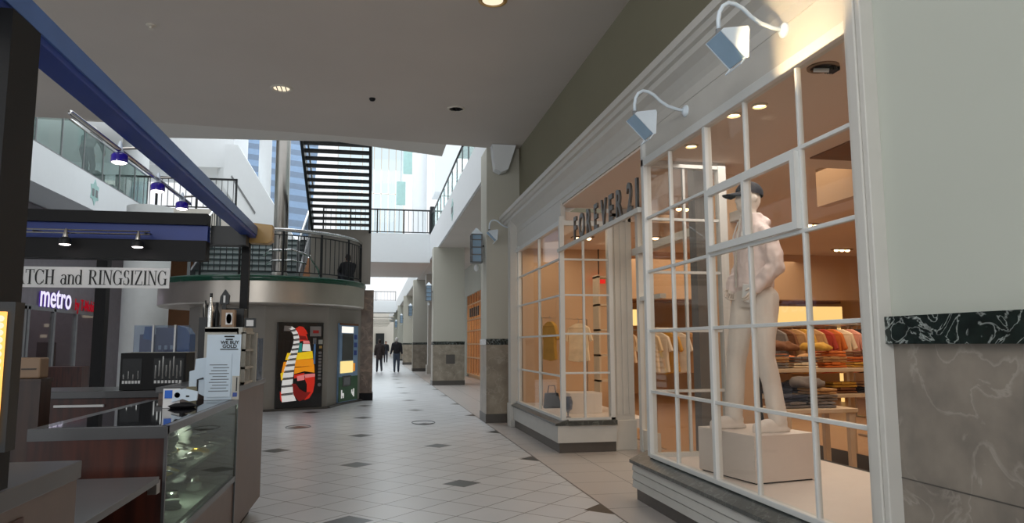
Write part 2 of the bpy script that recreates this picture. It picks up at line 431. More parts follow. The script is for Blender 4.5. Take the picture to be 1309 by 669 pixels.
# ceiling over the foreground; its far edge runs slightly askew
CE = [(-13, -6, 5.4), (2.8, -6, 5.4), (2.8, 13.98, 5.4), (1.16, 13.76, 5.4), (-1.39, 13.47, 5.4), (-3.77, 13.26, 5.4), (-5.7, 13.3, 5.4), (-13, 13.3, 5.4)]
struct(MB().prism(CE, (0, 0, .36)), 'ceiling', 'ceiling', 'flat grey-beige mall ceiling over the near concourse', 'ceiling')
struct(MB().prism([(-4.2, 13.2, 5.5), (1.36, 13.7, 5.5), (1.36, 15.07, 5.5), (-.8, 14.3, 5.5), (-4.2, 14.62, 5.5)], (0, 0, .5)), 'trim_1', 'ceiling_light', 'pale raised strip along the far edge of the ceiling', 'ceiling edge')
# right-hand wall, bulkhead, fascia and cornice
struct(box((2.63, -6, 1.6), (2.9, 3.43, 5.4)), 'wall_right', 'wall', 'plain sage grey painted wall above the green marble band', 'wall')
struct(box((2.63, -6, 0), (2.9, 3.34, 1.5)), 'trim_2', 'stone', 'mottled grey-brown stone cladding on the lower right wall', 'stone cladding')
struct(box((2.645, -6, .82), (2.628, 3.34, .826)), 'trim_3', 'kick', 'thin joint line across the stone cladding', 'joint')
struct(box((2.585, -6, 1.493), (2.9, 3.31, 1.632)), 'trim_4', 'green_marble', 'dark green marble band with white veins along the right wall', 'marble band')
struct(box((2.8, -6, 3.95), (2.95, 14.3, 5.4)), 'wall_bulkhead', 'olive', 'olive bulkhead wall above the shopfront cornice', 'wall')
struct(MB().box((2.5, 13.95, 3.2), (4.6, 14.1, 5.4)), 'wall_end', 'olive', 'olive end wall above the far end of the shopfront', 'wall')
CP = [(2.9, 3.5), (2.62, 3.5), (2.62, 3.56), (2.605, 3.57), (2.605, 3.66), (2.58, 3.70), (2.53, 3.76), (2.46, 3.80), (2.455, 3.85), (2.42, 3.86), (2.40, 3.90), (2.37, 3.905), (2.36, 3.965), (2.9, 4.02)]
b = MB().prism([(x, 3.38, z) for x, z in CP], (0, 10.34, 0))
struct(b, 'trim_5', 'trim', 'long moulded grey-white cornice and fascia above the shopfront', 'cornice')
# side shell of the level-one storeys
struct(box((-8.75, 12, 0), (-8.6, 19.9, 5.1)), 'wall_left', 'storegrey', 'ground floor wall left of the lit phone shop', 'wall')
struct(box((-8.75, 25.0, 0), (-8.6, 40, 5.1)), 'wall_left_far', 'storegrey', 'ground floor wall beyond the lit phone shop', 'wall')
struct(box((-13, 12, 0), (-12.85, 42, 12)), 'wall_left_upper', 'ceiling', 'upper storey wall behind the left balcony', 'wall')
struct(box((-13, 13.4, 9.5), (-7.6, 27.5, 9.9)), 'ceiling_upper_left', 'ceiling', 'shaded beige ceiling over the left balcony', 'ceiling')
struct(MB().prism([(-13, 13, 5.13), (-7.5, 13, 5.13), (-7.5, 24.6, 5.13), (-7.5, 34, 5.13), (-13, 34, 5.13)], (0, 0, .9)), 'balcony_slab_left', 'palewhite', 'white fascia of the upper balcony on the left', 'balcony')
struct(box((-8.4, 24.5, 5.0), (-4.62, 30, 5.9)), 'balcony_slab_rear', 'cream', 'white upper landing slab at the head of the rear stair', 'landing')
struct(box((-13, 30, 0), (-1.2, 30.2, 5.0)), 'wall_rear_left', 'brownpaint', 'dim brown wall of the shops behind the round landing', 'wall')
struct(box((2.3, 13.98, 5.13), (6.5, 120, 6.2)), 'balcony_slab_right', 'palewhite', 'white fascia and soffit of the upper gallery on the right', 'balcony')
struct(box((2.36, 14.05, 5.112), (6.5, 79, 5.13)), 'ceiling_gallery', 'ceiling', 'beige soffit under the right gallery', 'ceiling')
struct(MB().prism([(2.2, 13.55, 5.39), (2.68, 13.55, 5.39), (2.52, 13.55, 4.90), (2.38, 13.55, 4.84), (2.26, 13.55, 4.9)], (0, .27, 0)), 'trim_6', 'palewhite', 'white downstand at the ceiling corner above the second pillar', 'downstand')
struct(MB().box((4.3, 14.1, 0), (4.45, 29, 5.1)).box((4.3, 34, 0), (4.45, 130, 5.1)).box((4.3, 29, 3.75), (4.45, 34, 5.1)), 'wall_gallery', 'wall', 'gallery wall set back behind the row of pillars', 'wall')
struct(box((-2.2, 31, 5.0), (2.32, 38, 6.25)), 'bridge_slab', 'palewhite', 'white footbridge fascia crossing the mall at the upper level', 'bridge')
struct(box((-2.2, 31.15, 4.985), (2.3, 37.9, 5.0)), 'ceiling_bridge', 'ceiling', 'beige underside of the upper footbridge', 'ceiling')
struct(box((-4, 80, 5.0), (2.3, 83, 6.25)), 'bridge_slab', 'palewhite', 'distant second footbridge far down the mall', 'bridge')
for i in range(6):
    struct(box((-4, 88 + i * 9, 4.75), (2.35, 90.2 + i * 9, 4.88)), 'ceiling_beam', 'cream', ['first', 'second', 'third', 'fourth', 'fifth', 'sixth'][i] + ' grey cross beam beyond the distant footbridge', 'beam')
struct(box((-4, 140, 0), (6, 140.3, 9)), 'wall_far_end', 'cream', 'pale far end of the mall concourse', 'wall')
struct(box((.3, 139.8, 0), (1.9, 139.95, 3.6)), 'door_2', 'dark', 'dark doorway closing the far end of the concourse', 'door')
struct(box((-1.6, 42, 0), (-1.3, 140, 6)), 'wall_left_distant', 'cream', 'far left wall of the concourse beyond the landing', 'wall')

# ------------------------------------------------------------------ pillars on the right
pier_y = [13.85, 26.8, 40.8, 54.5, 68.0, 81.5]
pier_lab = ['nearest stone-based pillar beside the end of the shopfront', 'wide second stone-based pillar down the concourse', 'third stone-based pillar down the concourse',
            'fourth pillar far down the concourse', 'fifth pillar far down the concourse', 'sixth and most distant pillar of the row']
def pier(y, lab, x0=2.14, x1=3.3, dp=.78, top=5.13):
    t = thing('pillar', lab, 'pillar', ((x0 + x1) / 2, y + dp / 2, 0), 0, 'concourse pillars', 'structure')
    box((x0, y, 1.6), (x1, y + dp, top)).build('shaft', 'pierpaint', t)
    box((x0 - .015, y - .015, 1.485), (x1 + .015, y + dp + .015, 1.6)).build('marble_band', 'green_marble', t)
    box((x0 - .01, y - .01, .17), (x1 + .01, y + dp + .01, 1.485)).build('stone_cladding', 'pierstone', t)
    box((x0 - .02, y - .02, 0), (x1 + .02, y + dp + .02, .17)).build('base', 'kick', t)
    return t
for y, l in zip(pier_y, pier_lab):
    t = pier(y, l, top=5.4 if y < 14 else 5.12)
    if 20 < y < 30: tag(box((2.62, y - .02, .78), (2.95, y - .008, 1.12)).build('inset_tile', 'kick', t), 'dark square inset tile')
# white shopfront columns between the distant pillars
for i, y in enumerate((37.6, 47.6, 58.5, 72)):
    t = thing('shopfront_column', 'white panelled shopfront column beyond the ' + ['second', 'third', 'fourth', 'fifth'][i] + ' pillar', 'column', (3.0, y, 0), 0, 'white shopfront columns', 'structure')
    box((2.72, y - .25, .45), (3.35, y + .25, 4.6)).build('shaft', 'trim', t)
    box((2.66, y - .3, 0), (3.4, y + .3, .45)).build('base', 'trim', t)
    box((2.6, y - .35, 4.6), (3.5, y + .35, 5.1)).build('capital', 'trim', t)
    box((3.36, y + .3, 0), (3.5, y + 7, 4.6)).build('shop_panel', 'storedark' if i % 2 == 0 else 'trim', t)

# ------------------------------------------------------------------ wall lanterns on the pillars
def lantern(x, y, z, lab):
    t = thing('wall_lantern', lab, 'lantern', (x, y, z), 0, 'wall lanterns on the pillars')
    b = MB().box((x - .085, y - .085, z + .12), (x + .085, y + .085, z + .66)); b.build('lantern_glass', 'lampblue', t)
    b = MB()
    for dx in (-.1, .1):
        for dy in (-.1, .1): b.box((x + dx - .012, y + dy - .012, z + .1), (x + dx + .012, y + dy + .012, z + .68))
    for zz in (.1, .25, .4, .55, .66): b.box((x - .112, y - .112, z + zz), (x + .112, y + .112, z + zz + .02))
    b.build('cage', 'greymid', t)
    MB().lathe([(.16, 0), (.03, .12), (.0, .13)], (x, y, z + .68), 4, Matrix.Rotation(pi / 4, 4, 'Z')).build('cap', 'lampwhite', t)
    MB().tube([(x + .09, y, z + .45), (x + .3, y, z + .45)], .02).build('bracket', 'dark', t)
    MB().ell((x, y, z), (.05, .05, .07)).build('bulb', 'palewhite', t, smooth=True)
for (y, z), l in zip([(14.25, 3.02), (27.2, 3.02), (41.2, 3.0), (54.9, 3.0), (68.4, 3.0)], ['nearest pillar', 'second pillar', 'third pillar', 'fourth pillar', 'fifth pillar']):
    lantern(1.99, y, z, 'caged wall lantern with pale glass on the side of the ' + l)

# ------------------------------------------------------------------ balcony and bridge railings
def glass_rail(name, lab, x, y0, y1, z0, h, n, glass='railglass', inset=0):
    t = thing(name, lab, 'railing', (x, y0, z0), 0)
    for i in range(n):
        a = y0 + (y1 - y0) * i / n; c = y0 + (y1 - y0) * (i + 1) / n
        box((x - .006, a + .03, z0 + .02), (x + .006, c - .03, z0 + h - .03)).build('glass_panel', glass, t)
    MB().tube([(x, y0, z0 + h), (x, y1, z0 + h)], .035).build('handrail', 'dark' if x > 0 else 'chrome', t, smooth=True)
    for i in range(n + 1):
        a = y0 + (y1 - y0) * i / n; box((x - .02, a - .02, z0), (x + .02, a + .02, z0 + h)).build('post', 'greymid', t)
    box((x - .03, y0, z0), (x + .03, y1, z0 + .05)).build('shoe', 'greymid', t)
glass_rail('glass_balustrade', 'pale green glass balustrade on the left balcony', -7.56, 13.4, 25.6, 6.03, 1.1, 9)
glass_rail('glass_balustrade', 'glass balustrade with dark handrail on the right gallery', 2.4, 14.6, 31, 6.2, .95, 12)
def bar_rail(name, lab, x0, x1, y, z0, h, n, posts=2):
    t = thing(name, lab, 'railing', ((x0 + x1) / 2, y, z0))
    box((x0, y - .03, z0 + h - .06), (x1, y + .03, z0 + h)).build('handrail', 'dark', t)
    box((x0, y - .02, z0 + .05), (x1, y + .02, z0 + .09)).build('bottom_rail', 'dark', t)
    for i in range(n): 
        x = x0 + (x1 - x0) * (i + .5) / n; box((x - .011, y - .011, z0 + .09), (x + .011, y + .011, z0 + h - .06)).build('baluster', 'greymid', t)
    for i in range(posts + 1):
        x = x0 + (x1 - x0) * i / posts; box((x - .03, y - .03, z0), (x + .03, y + .03, z0 + h)).build('post', 'dark', t)
bar_rail('bridge_railing', 'dark bar railing along the near footbridge', -2.2, 2.3, 31.1, 6.25, 1.07, 22, 4)
bar_rail('bridge_railing', 'distant bar railing on the second footbridge', -2, 2.25, 80.1, 6.25, 1.05, 12)
bar_rail('landing_rail', 'dark bar railing on the upper slab left of the rear stair', -8.2, -4.55, 24.6, 5.9, 1.05, 20, 3)
box((2.3, 30.9, 6.2), (2.5, 31.2, 7.45)).build('rail_newel', 'dark', None)
o = bpy.data.objects['rail_newel']; tag(o, 'dark corner post where footbridge and gallery railings meet', 'post')

# ------------------------------------------------------------------ atrium structure in the bright well
def column(name, lab, x, y, z0, z1, r, m='palewhite', cat='column'):
    return tag(MB().lathe([(r, z0), (r, z1)], (x, y, 0), 28).build(name, m, smooth='auto'), lab, cat, None, 'structure')
struct(box((-13, 28, 8.12), (-5.33, 31, 10.4)), 'atrium_beam', 'palewhite', 'thick white third-storey floor edge high on the left', 'beam')
column('atrium_column', 'white round column under the third-storey floor edge', -5.62, 28.3, 5.9, 8.12, .31)
column('atrium_column', 'slim white round column left of the steel column', -4.18, 28, 5.9, 15, .23)
column('atrium_column', 'white round column behind the left balcony glass', -8.1, 26, 5.9, 11, .42)
column('atrium_column', 'large white round column above the footbridge', 2.42, 41, 6.2, 16, .42)
struct(MB().prism([(-5.45, 27, 8.75), (-5.0, 27, 8.75), (-2.7, 27, 5.0), (-4.0, 27, 5.0), (-5.45, 27, 7.2)], (0, 1.2, 0)), 'escalator_side', 'palewhite', 'white sloping escalator side in the bright atrium', 'escalator')
struct(MB().prism([(-5.2, 26.98, 7.55), (-5.17, 26.98, 7.62), (-4.3, 26.98, 6.28), (-4.33, 26.98, 6.2)], (0, .02, 0)), 'trim_7', 'greymid', 'dark slot along the white escalator side', 'slot')
b = MB()
for i in range(16):
    z = 7.2 + i * .36; y = 36 + i * .25; b.mi = i % 2
    b.prism([(-7.6, y, z), (-3.2, y, z - .5), (-3.2, y + .3, z - .06), (-7.6, y + .3, z + .44)], (0, 0, .05))
struct(b, 'glass_roof_louvers', ['skyblue', 'skydark'], 'blue-grey louvered roof slope seen high in the atrium', 'louvers')
struct(MB().box((2.9, 36, 9.2), (4.6, 38, 12.6)).box((3.3, 36.2, 6.2), (3.9, 37.6, 9.2)), 'wall_upper_right', 'palewhite', 'white upper wall block above the right gallery', 'wall')
struct(box((5.2, 14, 6.2), (5.4, 60, 14)), 'wall_gallery_upper', 'palewhite', 'white upper wall behind the right gallery', 'wall')
# glazed end wall of the atrium
t = thing('window_1', 'tall glazed end wall of the atrium above the footbridge', 'window', (0, 60, 8), 0, None, 'structure')
b = MB()
for x in (-3.2, -2.2, -1.2, -.25, .35, .95, 1.55, 2.2): b.box((x - .035, 60, 7), (x + .035, 60.1, 24))
for z in (9.5, 14, 18.5): b.box((-3.2, 60, z - .03), (2.2, 60.1, z + .03))
b.build('mullions', 'cream', t)
box((-3.2, 60.04, 7), (2.2, 60.05, 24)).build('glass', 'skyglass', t)
for i, (x, z0, z1) in enumerate(((1.9, 12.2, 14.2), (1.5, 10.2, 11.7))):
    tag(box((x - .28, 45, z0), (x + .28, 45.05, z1)).build('hanging_banner', 'tealglass'), ['upper', 'lower'][i] + ' pale teal banner hanging in the atrium', 'banner', 'teal atrium banners')
    tag(MB().tube([(x, 45.02, z1), (x, 45.02, 19)], .012).build('banner_cable', 'greymid'), 'thin cable holding the ' + ['upper', 'lower'][i] + ' teal banner', 'cable')
# teal emblem on the white fascias
def emblem(x, y, z, lab, sgn):
    t = thing('wall_emblem', lab, 'emblem', (x, y, z))
    b = MB(); b.prism([(x, y + .30 * cos(a) * (1.1 if i % 2 else .75), z + .30 * sin(a) * (1.2 if i % 2 else .8)) for i, a in enumerate([2 * pi * k / 12 for k in range(12)])], (.012 * sgn, 0, 0)); b.build('emblem_plate', 'tealglass', t)
    b = MB()
    for dy in (-.12, .12): b.box((x + .012 * sgn, y + dy - .07, z - .12), (x + .02 * sgn, y + dy + .07, z + .08))
    b.build('emblem_mark', 'greymid', t)
emblem(-7.5, 20.9, 5.62, 'small teal emblem on the left balcony fascia', 1)
emblem(2.3, 21.8, 5.62, 'small teal emblem on the right gallery fascia', -1)

# ------------------------------------------------------------------ steel column, round landing and stairs
CX, CY, R = -2.70, 18.87, 2.45
t = thing('steel_column', 'tall brushed steel column rising through the round landing', 'column', (-2.22, 17.6, 0), 0, None, 'structure')
MB().lathe([(.168, 3.03), (.168, 12)], (-2.22, 17.6, 0), 32).build('shaft', 'steel', t, smooth='auto')
MB().lathe([(.2, 3.03), (.2, 3.12), (.17, 3.2)], (-2.22, 17.6, 0), 32).build('collar', 'steel', t, smooth='auto')
t = thing('round_landing', 'round raised landing with green glass edge and brushed steel band', 'landing', (CX, CY, 0), 0, None, 'structure')
MB().lathe([(R, 2.9), (R + .02, 2.95), (R + .02, 3.0), (R, 3.03), (0, 3.03)], (CX, CY, 0), 96).build('green_edge', 'greenedge', t, smooth='auto')
MB().lathe([(1.2, 2.4), (R - .05, 2.4), (R - .02, 2.43), (R - .02, 2.9)], (CX, CY, 0), 96).build('steel_band', 'fascia_steel', t, smooth='auto')
WP = [(-4.4, 18.6), (-3.9, 17.5), (-2.45, 17.28), (-1.08, 17.86), (-.86, 18.75), (-.34, 20.1)]
b = MB(); bb = MB()
for (x0, y0), (x1, y1) in zip(WP, WP[1:]):
    d = Vector((x1 - x0, y1 - y0, 0)).normalized(); nn = Vector((-d.y, d.x, 0)) * .15
    b.prism([(x0, y0, 0), (x1, y1, 0), (x1 + nn.x, y1 + nn.y, 0), (x0 + nn.x, y0 + nn.y, 0)], (0, 0, 2.42))
    n2 = -Vector((-d.y, d.x, 0)) * .08
    bb.prism([(x0 + n2.x, y0 + n2.y, 0), (x1 + n2.x, y1 + n2.y, 0), (x1, y1, 0), (x0, y0, 0)], (0, 0, .05))
b.build('drum_wall', 'drumwall', t); bb.build('plinth', 'kick', t)
t = thing('stone_pillar', 'brown stone tiled pillar at the right end of the landing wall', 'pillar', (-.22, 20.3, 0), 0, None, 'structure')
box((-.44, 20.05, .2), (-.03, 20.6, 2.98)).build('shaft', 'brownstone', t)
box((-.46, 20.03, 0), (-.01, 20.62, .2)).build('base', 'blackpaint', t)
# curved railing
t = thing('landing_railing', 'curved chrome and bar railing round the front of the landing', 'railing', (CX, CY, 3.03))
A0, A1 = radians(-118), radians(38)
def arc(r, z, n, a0=A0, a1=A1): return [(CX + r * cos(a0 + (a1 - a0) * i / n), CY + r * sin(a0 + (a1 - a0) * i / n), z) for i in range(n + 1)]
MB().tube(arc(R - .1, 4.06, 60), .042, 10).build('handrail', 'chrome', t, smooth=True)
MB().tube(arc(R - .1, 3.95, 60), .014, 6).build('top_bar', 'dark', t); MB().tube(arc(R - .1, 3.12, 60), .014, 6).build('bottom_bar', 'dark', t)
for i in range(46):
    a = A0 + (A1 - A0) * (i + .5) / 46; x, y = CX + (R - .1) * cos(a), CY + (R - .1) * sin(a)
    MB().tube([(x, y, 3.12), (x, y, 3.95)], .009, 6).build('baluster', 'dark', t)
for i in range(8):
    a = A0 + (A1 - A0) * i / 7; x, y = CX + (R - .1) * cos(a), CY + (R - .1) * sin(a)
    MB().tube([(x, y, 3.02), (x, y, 4.05)], .026, 8).build('post', 'dark', t)
# inner looped steel rail beside the column
t = thing('grab_rail', 'looped steel grab rails beside the steel column', 'railing', (-1.9, 17.5, 3.03))
MB().tube([(-2.55, 17.35, 3.55), (-2.4, 17.25, 3.68), (-1.9, 17.3, 3.7), (-1.55, 17.55, 3.6), (-1.35, 17.8, 3.3), (-1.3, 17.9, 3.03)], .025, 8).build('upper_loop', 'chrome', t, smooth=True)
MB().tube([(-2.5, 17.35, 3.35), (-2.35, 17.28, 3.44), (-1.9, 17.32, 3.46), (-1.6, 17.5, 3.4)], .02, 8).build('lower_loop', 'chrome', t, smooth=True)
# open-riser flight rising toward the viewer
t = thing('open_stair', 'open-riser dark metal stair rising from the landing to the ceiling edge', 'staircase', (-.85, 18.6, 3.03))
SA, SB = Vector((0, 18.6, 4.5)), Vector((0, 15.2, 6.0)); X0, X1 = -1.61, -.12
for s in (X0, X1):
    MB().prism([(s, 18.62, 4.32), (s, 18.62, 4.66), (s, 15.1, 6.2), (s, 15.1, 5.86)], (.06 if s == X0 else -.06, 0, 0)).build('stringer', 'dark', t)
n = 14
for i in range(n):
    p = SA.lerp(SB, (i + .3) / n)
    box((X0 + .06, p.y - .10, p.z - .03), (X1 - .06, p.y + .09, p.z + .018)).build('tread', 'dark', t)
MB().box((X0, 18.6, 3.03), (X1, 18.75, 4.42)).build('base_panel', 'drumwall', t)
b = MB()
for s in (X0 + .02, X1 - .02):
    b.tube([(s, 18.6, 5.45), (s, 15.2, 6.95)], .025, 8)
b.build('handrails', 'chrome', t)
# rear flight rising away
t = thing('rear_stair', 'wide dark stair climbing away behind the landing', 'staircase', (-3.3, 19, 3.03))
n = 8
for i in range(n):
    y = 19.0 + i * .37; z = 3.03 + (i + 1) * .19
    box((-4.5, y, z - .045), (-2.0, y + .4, z)).build('tread', 'teal_step', t)
    box((-4.5, y + .05, z - .19), (-2.0, y + .07, z - .045)).build('riser', 'teal_riser', t)
box((-4.5, 21.95, 4.42), (-2.0, 24.2, 4.55)).build('top_landing', 'teal_step', t)
for s in (-4.55, -1.95):
    MB().prism([(s, 18.9, 2.9), (s, 19.0, 3.35), (s, 21.9, 4.8), (s, 24.2, 4.8), (s, 24.2, 4.4), (s, 22.1, 4.4)], (.05, 0, 0)).build('stringer', 'dark', t)
    MB().tube([(s, 18.95, 4.1), (s, 21.9, 5.55), (s, 22.2, 5.6), (s, 22.3, 5.5), (s, 22.3, 4.6)], .035, 8).build('handrail', 'chrome', t, smooth=True)
    for i in range(10):
        y = 19.1 + i * .31; MB().tube([(s, y, 3.35 + (y - 19) * .5), (s, y, 4.08 + (y - 18.95) * .514)], .011, 6).build('baluster', 'dark', t)
    box((s - .03, 21.9, 4.55), (s + .03, 21.96, 5.55)).build('newel', 'greymid', t); box((s - .03, 18.92, 3.03), (s + .03, 18.98, 4.15)).build('newel', 'greymid', t)

# ================================================================== SHOPFRONT
ROWS = [.46, 1.045, 1.62, 2.19, 2.715, 3.25]
GX = 2.61
# near bay window
t = thing('window_2', 'near shop bay window of white muntins and large panes', 'window', (GX, 5, .4), 0, None, 'structure')
def mun(b, axis, x, a, z0, z1, wd, dp):  # vertical bar at coordinate a
    if axis == 'Y': b.box((x - dp / 2, a - wd / 2, z0), (x + dp / 2, a + wd / 2, z1))
    else: b.box((a - wd / 2, x - dp / 2, z0), (a + wd / 2, x + dp / 2, z1))
b = MB()
for y in (6.0, 4.65, 3.985): mun(b, 'Y', GX, y, ROWS[0], ROWS[-1], .024, .035)
for z in ROWS[1:-1]: b.box((GX - .018, 3.45, z - .013), (GX + .018, 6.6, z + .013))
b.build('muntins', 'muntin', t, bevel=.004)
b = MB(); mun(b, 'Y', GX, 6.6, .44, 3.5, .07, .08); mun(b, 'Y', GX, 5.27, .44, 3.27, .05, .06)
b.box((GX - .035, 3.4, .43), (GX + .035, 6.6, .47)); b.box((GX - .04, 3.4, 3.235), (GX + .04, 6.63, 3.31))
b.build('frame', 'muntin', t, bevel=.006)
MB().box((GX - .06, 3.30, 0.36), (GX + .08, 3.44, 3.5)).box((GX - .075, 3.335, .4), (GX - .06, 3.405, 3.5)).build('corner_post', 'trim', t, bevel=.006)
b = MB()   # opening casement sash over two panes
y0, y1, z0, z1 = 3.995, 5.235, 2.205, 2.70
for a, c in (((y0, z0), (y1, z0 + .05)), ((y0, z1 - .05), (y1, z1)), ((y0, z0 + .05), (y0 + .05, z1 - .05)), ((y1 - .05, z0 + .05), (y1, z1 - .05)), ((4.63, z0 + .05), (4.665, z1 - .05))):
    b.box((GX - .05, a[0], a[1]), (GX - .012, c[0], c[1]))
b.build('casement_sash', 'muntin', t)
box((GX - .003, 3.44, .46), (GX + .003, 6.58, 3.25)).build('glass', 'glass', t)
box((GX - .01, 3.4, 3.30), (GX + .06, 6.64, 3.56)).build('head_panel', 'trim', t)
# return of the near bay toward the entrance
b = MB()
for x in (3.0,): mun(b, 'X', 6.6, x, .46, 3.25, .024, .035)
for z in ROWS[1:-1]: b.box((GX, 6.582, z - .013), (3.4, 6.618, z + .013))
b.box((3.36, 6.555, .0), (3.44, 6.645, 3.46)); b.box((GX, 6.565, .43), (3.4, 6.635, .47)); b.box((GX + .05, 6.565, 3.235), (3.4, 6.635, 3.46))
b.build('return_frame', 'muntin', t)
box((GX, 6.597, .46), (3.38, 6.603, 3.25)).build('return_glass', 'glass', t)
# base of the near bay
def bay_base(y0, y1, lab, name, endx):
    t = thing(name, lab, 'window base', (2.6, (y0 + y1) / 2, 0), 0, None, 'structure')
    MB().prism([(2.475, y0, .345), (2.475, y0, .375), (2.66, y0, .455), (2.66, y0, .345)], (0, y1 - y0 + .03, 0)).build('stone_sill', 'sill', t)
    b = MB(); k = 3
    for i in range(k):
        z = .115 + i * .078; b.prism([(2.50, y0, z), (2.49, y0, z + .005), (2.50, y0, z + .072), (2.52, y0, z + .078), (2.65, y0, z + .078), (2.65, y0, z)], (0, y1 - y0, 0))
    b.build('board_cladding', 'siding', t)
    box((2.53, y0, 0), (2.66, y1 - .02, .115)).build('kick_plate', 'kick', t)
    return t
t = bay_base(3.38, 6.85, 'board-clad base with stone sill under the near bay window', 'trim_8', 3.4)
box((2.52, 6.6, .115), (3.42, 6.84, .36)).build('return_panel', 'siding', t)
box((2.55, 6.6, 0), (3.42, 6.82, .115)).build('return_kick', 'kick', t)
# far bay window
t = thing('window_3', 'far shop bay window wrapping the corner beside the entrance', 'window', (GX, 11.5, .4), 0, None, 'structure')
b = MB(); 
for y in (11.3,): mun(b, 'Y', GX, y, .46, 3.2, .035, .04)
for z in ROWS[1:-1]: b.box((GX - .018, 9.9, z - .013), (GX + .018, 13.1, z + .013))
mun(b, 'X', 9.9, 2.93, .46, 3.2, .03, .035)
for z in (1.09, 1.64, 2.19, 2.7): b.box((GX, 9.882, z - .013), (3.36, 9.918, z + .013))
b.build('muntins', 'muntin', t)
b = MB(); mun(b, 'Y', GX, 9.9, .44, 3.32, .066, .066); mun(b, 'Y', GX, 12.95, .44, 3.3, .08, .06)
b.box((GX - .035, 9.9, .43), (GX + .035, 13.1, .47)); b.box((GX - .04, 9.87, 3.19), (GX + .04, 13.1, 3.26)); b.box((GX, 9.86, .43), (3.36, 9.93, .47)); b.box((GX, 9.86, 3.19), (3.36, 9.94, 3.26)); b.box((3.30, 9.86, .44), (3.36, 9.94, 3.26))
b.build('frame', 'muntin', t)
MB().box((GX - .003, 9.93, .46), (GX + .003, 12.95, 3.2)).box((GX, 9.897, .46), (3.34, 9.903, 3.2)).build('glass', 'glass', t)
MB().box((GX - .01, 9.88, 3.25), (GX + .06, 13.2, 3.56)).build('head_panel', 'trim', t)
t = thing('trim_9', 'white board-clad base with stone sill under the far bay window', 'window base', (2.6, 11.5, 0), 0, None, 'structure')
MB().prism([(2.475, 9.8, .375), (2.475, 9.8, .405), (2.66, 9.8, .455), (2.66, 9.8, .375)], (0, 3.4, 0)).box((2.66, 9.78, .375), (3.36, 9.95, .44)).build('stone_sill', 'sill', t)
MB().box((2.51, 9.82, .14), (2.66, 13.2, .375)).box((2.66, 9.82, .14), (3.36, 9.96, .375)).build('board_cladding', 'siding', t)
MB().box((2.54, 9.86, 0), (2.66, 13.2, .14)).box((2.66, 9.86, 0), (3.36, 9.96, .14)).build('kick_plate', 'kick', t)
# pilasters
def pilaster(x0, x1, y0, y1, z1, lab, flutes=True):
    t = thing('shopfront_pilaster', lab, 'pilaster', ((x0 + x1) / 2, (y0 + y1) / 2, 0), 0, None, 'structure')
    box((x0, y0, 0), (x1, y1, z1)).build('shaft', 'trim', t)
    if flutes:
        b = MB(); k = 3; wd = (x1 - x0) / (k * 2 + 1)
        for i in range(k): b.box((x0 + wd * (2 * i + 1), y0 - .015, .5), (x0 + wd * (2 * i + 2), y0, z1 - .15))
        b.build('fluting', 'trim', t)
    box((x0 - .02, y0 - .025, 0), (x1 + .02, y1 + .02, .42)).build('base', 'trim', t, bevel=.01)
    return t
pilaster(3.37, 3.68, 9.95, 10.2, 3.5, 'white fluted pilaster at the far side of the shop entrance')
pilaster(2.47, 2.64, 13.1, 13.35, 3.9, 'white pilaster at the far end of the shopfront beside the nearest pillar', False)
# entrance soffit, door frame and threshold panels
struct(box((2.63, 6.66, 3.47), (4.2, 10.0, 3.495)), 'ceiling_entrance', 'warmceil', 'beige soffit over the recessed shop entrance', 'ceiling')
t = thing('door_1', 'recessed shop entrance frame with glazed transom', 'door', (3.75, 8.5, 0), 0, None, 'structure')
b = MB(); b.box((3.70, 6.7, 2.78), (3.82, 10.0, 2.88)); b.box((3.706, 9.75, 0), (3.815, 9.85, 3.46)); b.box((3.706, 7.3, 0), (3.815, 7.38, 3.46)); b.box((3.72, 9.0, 2.1), (3.80, 9.75, 2.16))
b.build('frame', 'muntin', t); box((3.755, 7.38, 2.88), (3.762, 9.75, 3.5)).build('transom_glass', 'glass', t)
MB().box((3.72, 9.3, .02), (3.8, 9.75, .3)).build('low_panel', 'cream', t); box((3.755, 9.3, .3), (3.762, 9.75, 2.1)).build('side_light', 'glass', t)

# raised shop letters standing on a thin rail across the entrance
t = thing('shop_sign', 'row of tall dark grey letters on a pale rail over the entrance', 'sign', (2.56, 7.9, 2.78))
MB().box((2.535, 6.65, 2.79), (2.575, 9.86, 2.84)).build('rail', 'trim', t)
word = "FOREVER 21"; ypos = [8.93, 8.64, 8.33, 8.04, 7.75, 7.49, 7.22, 0, 6.90, 6.69]
for ch, y in zip(word, ypos):
    if ch == ' ': continue
    me = text_mesh(ch, .43, .70 if ch != '1' else .85, .012, bold=.008)
    xs = [v.co.x for v in me.vertices]; me.transform(Matrix.Translation((-(min(xs) + max(xs)) / 2, 0, 0)))
    put_mesh(me, 'letter', 'signgrey', frame((2.55, y, 2.842), (0, -1, 0), (0, 0, 1)), t)

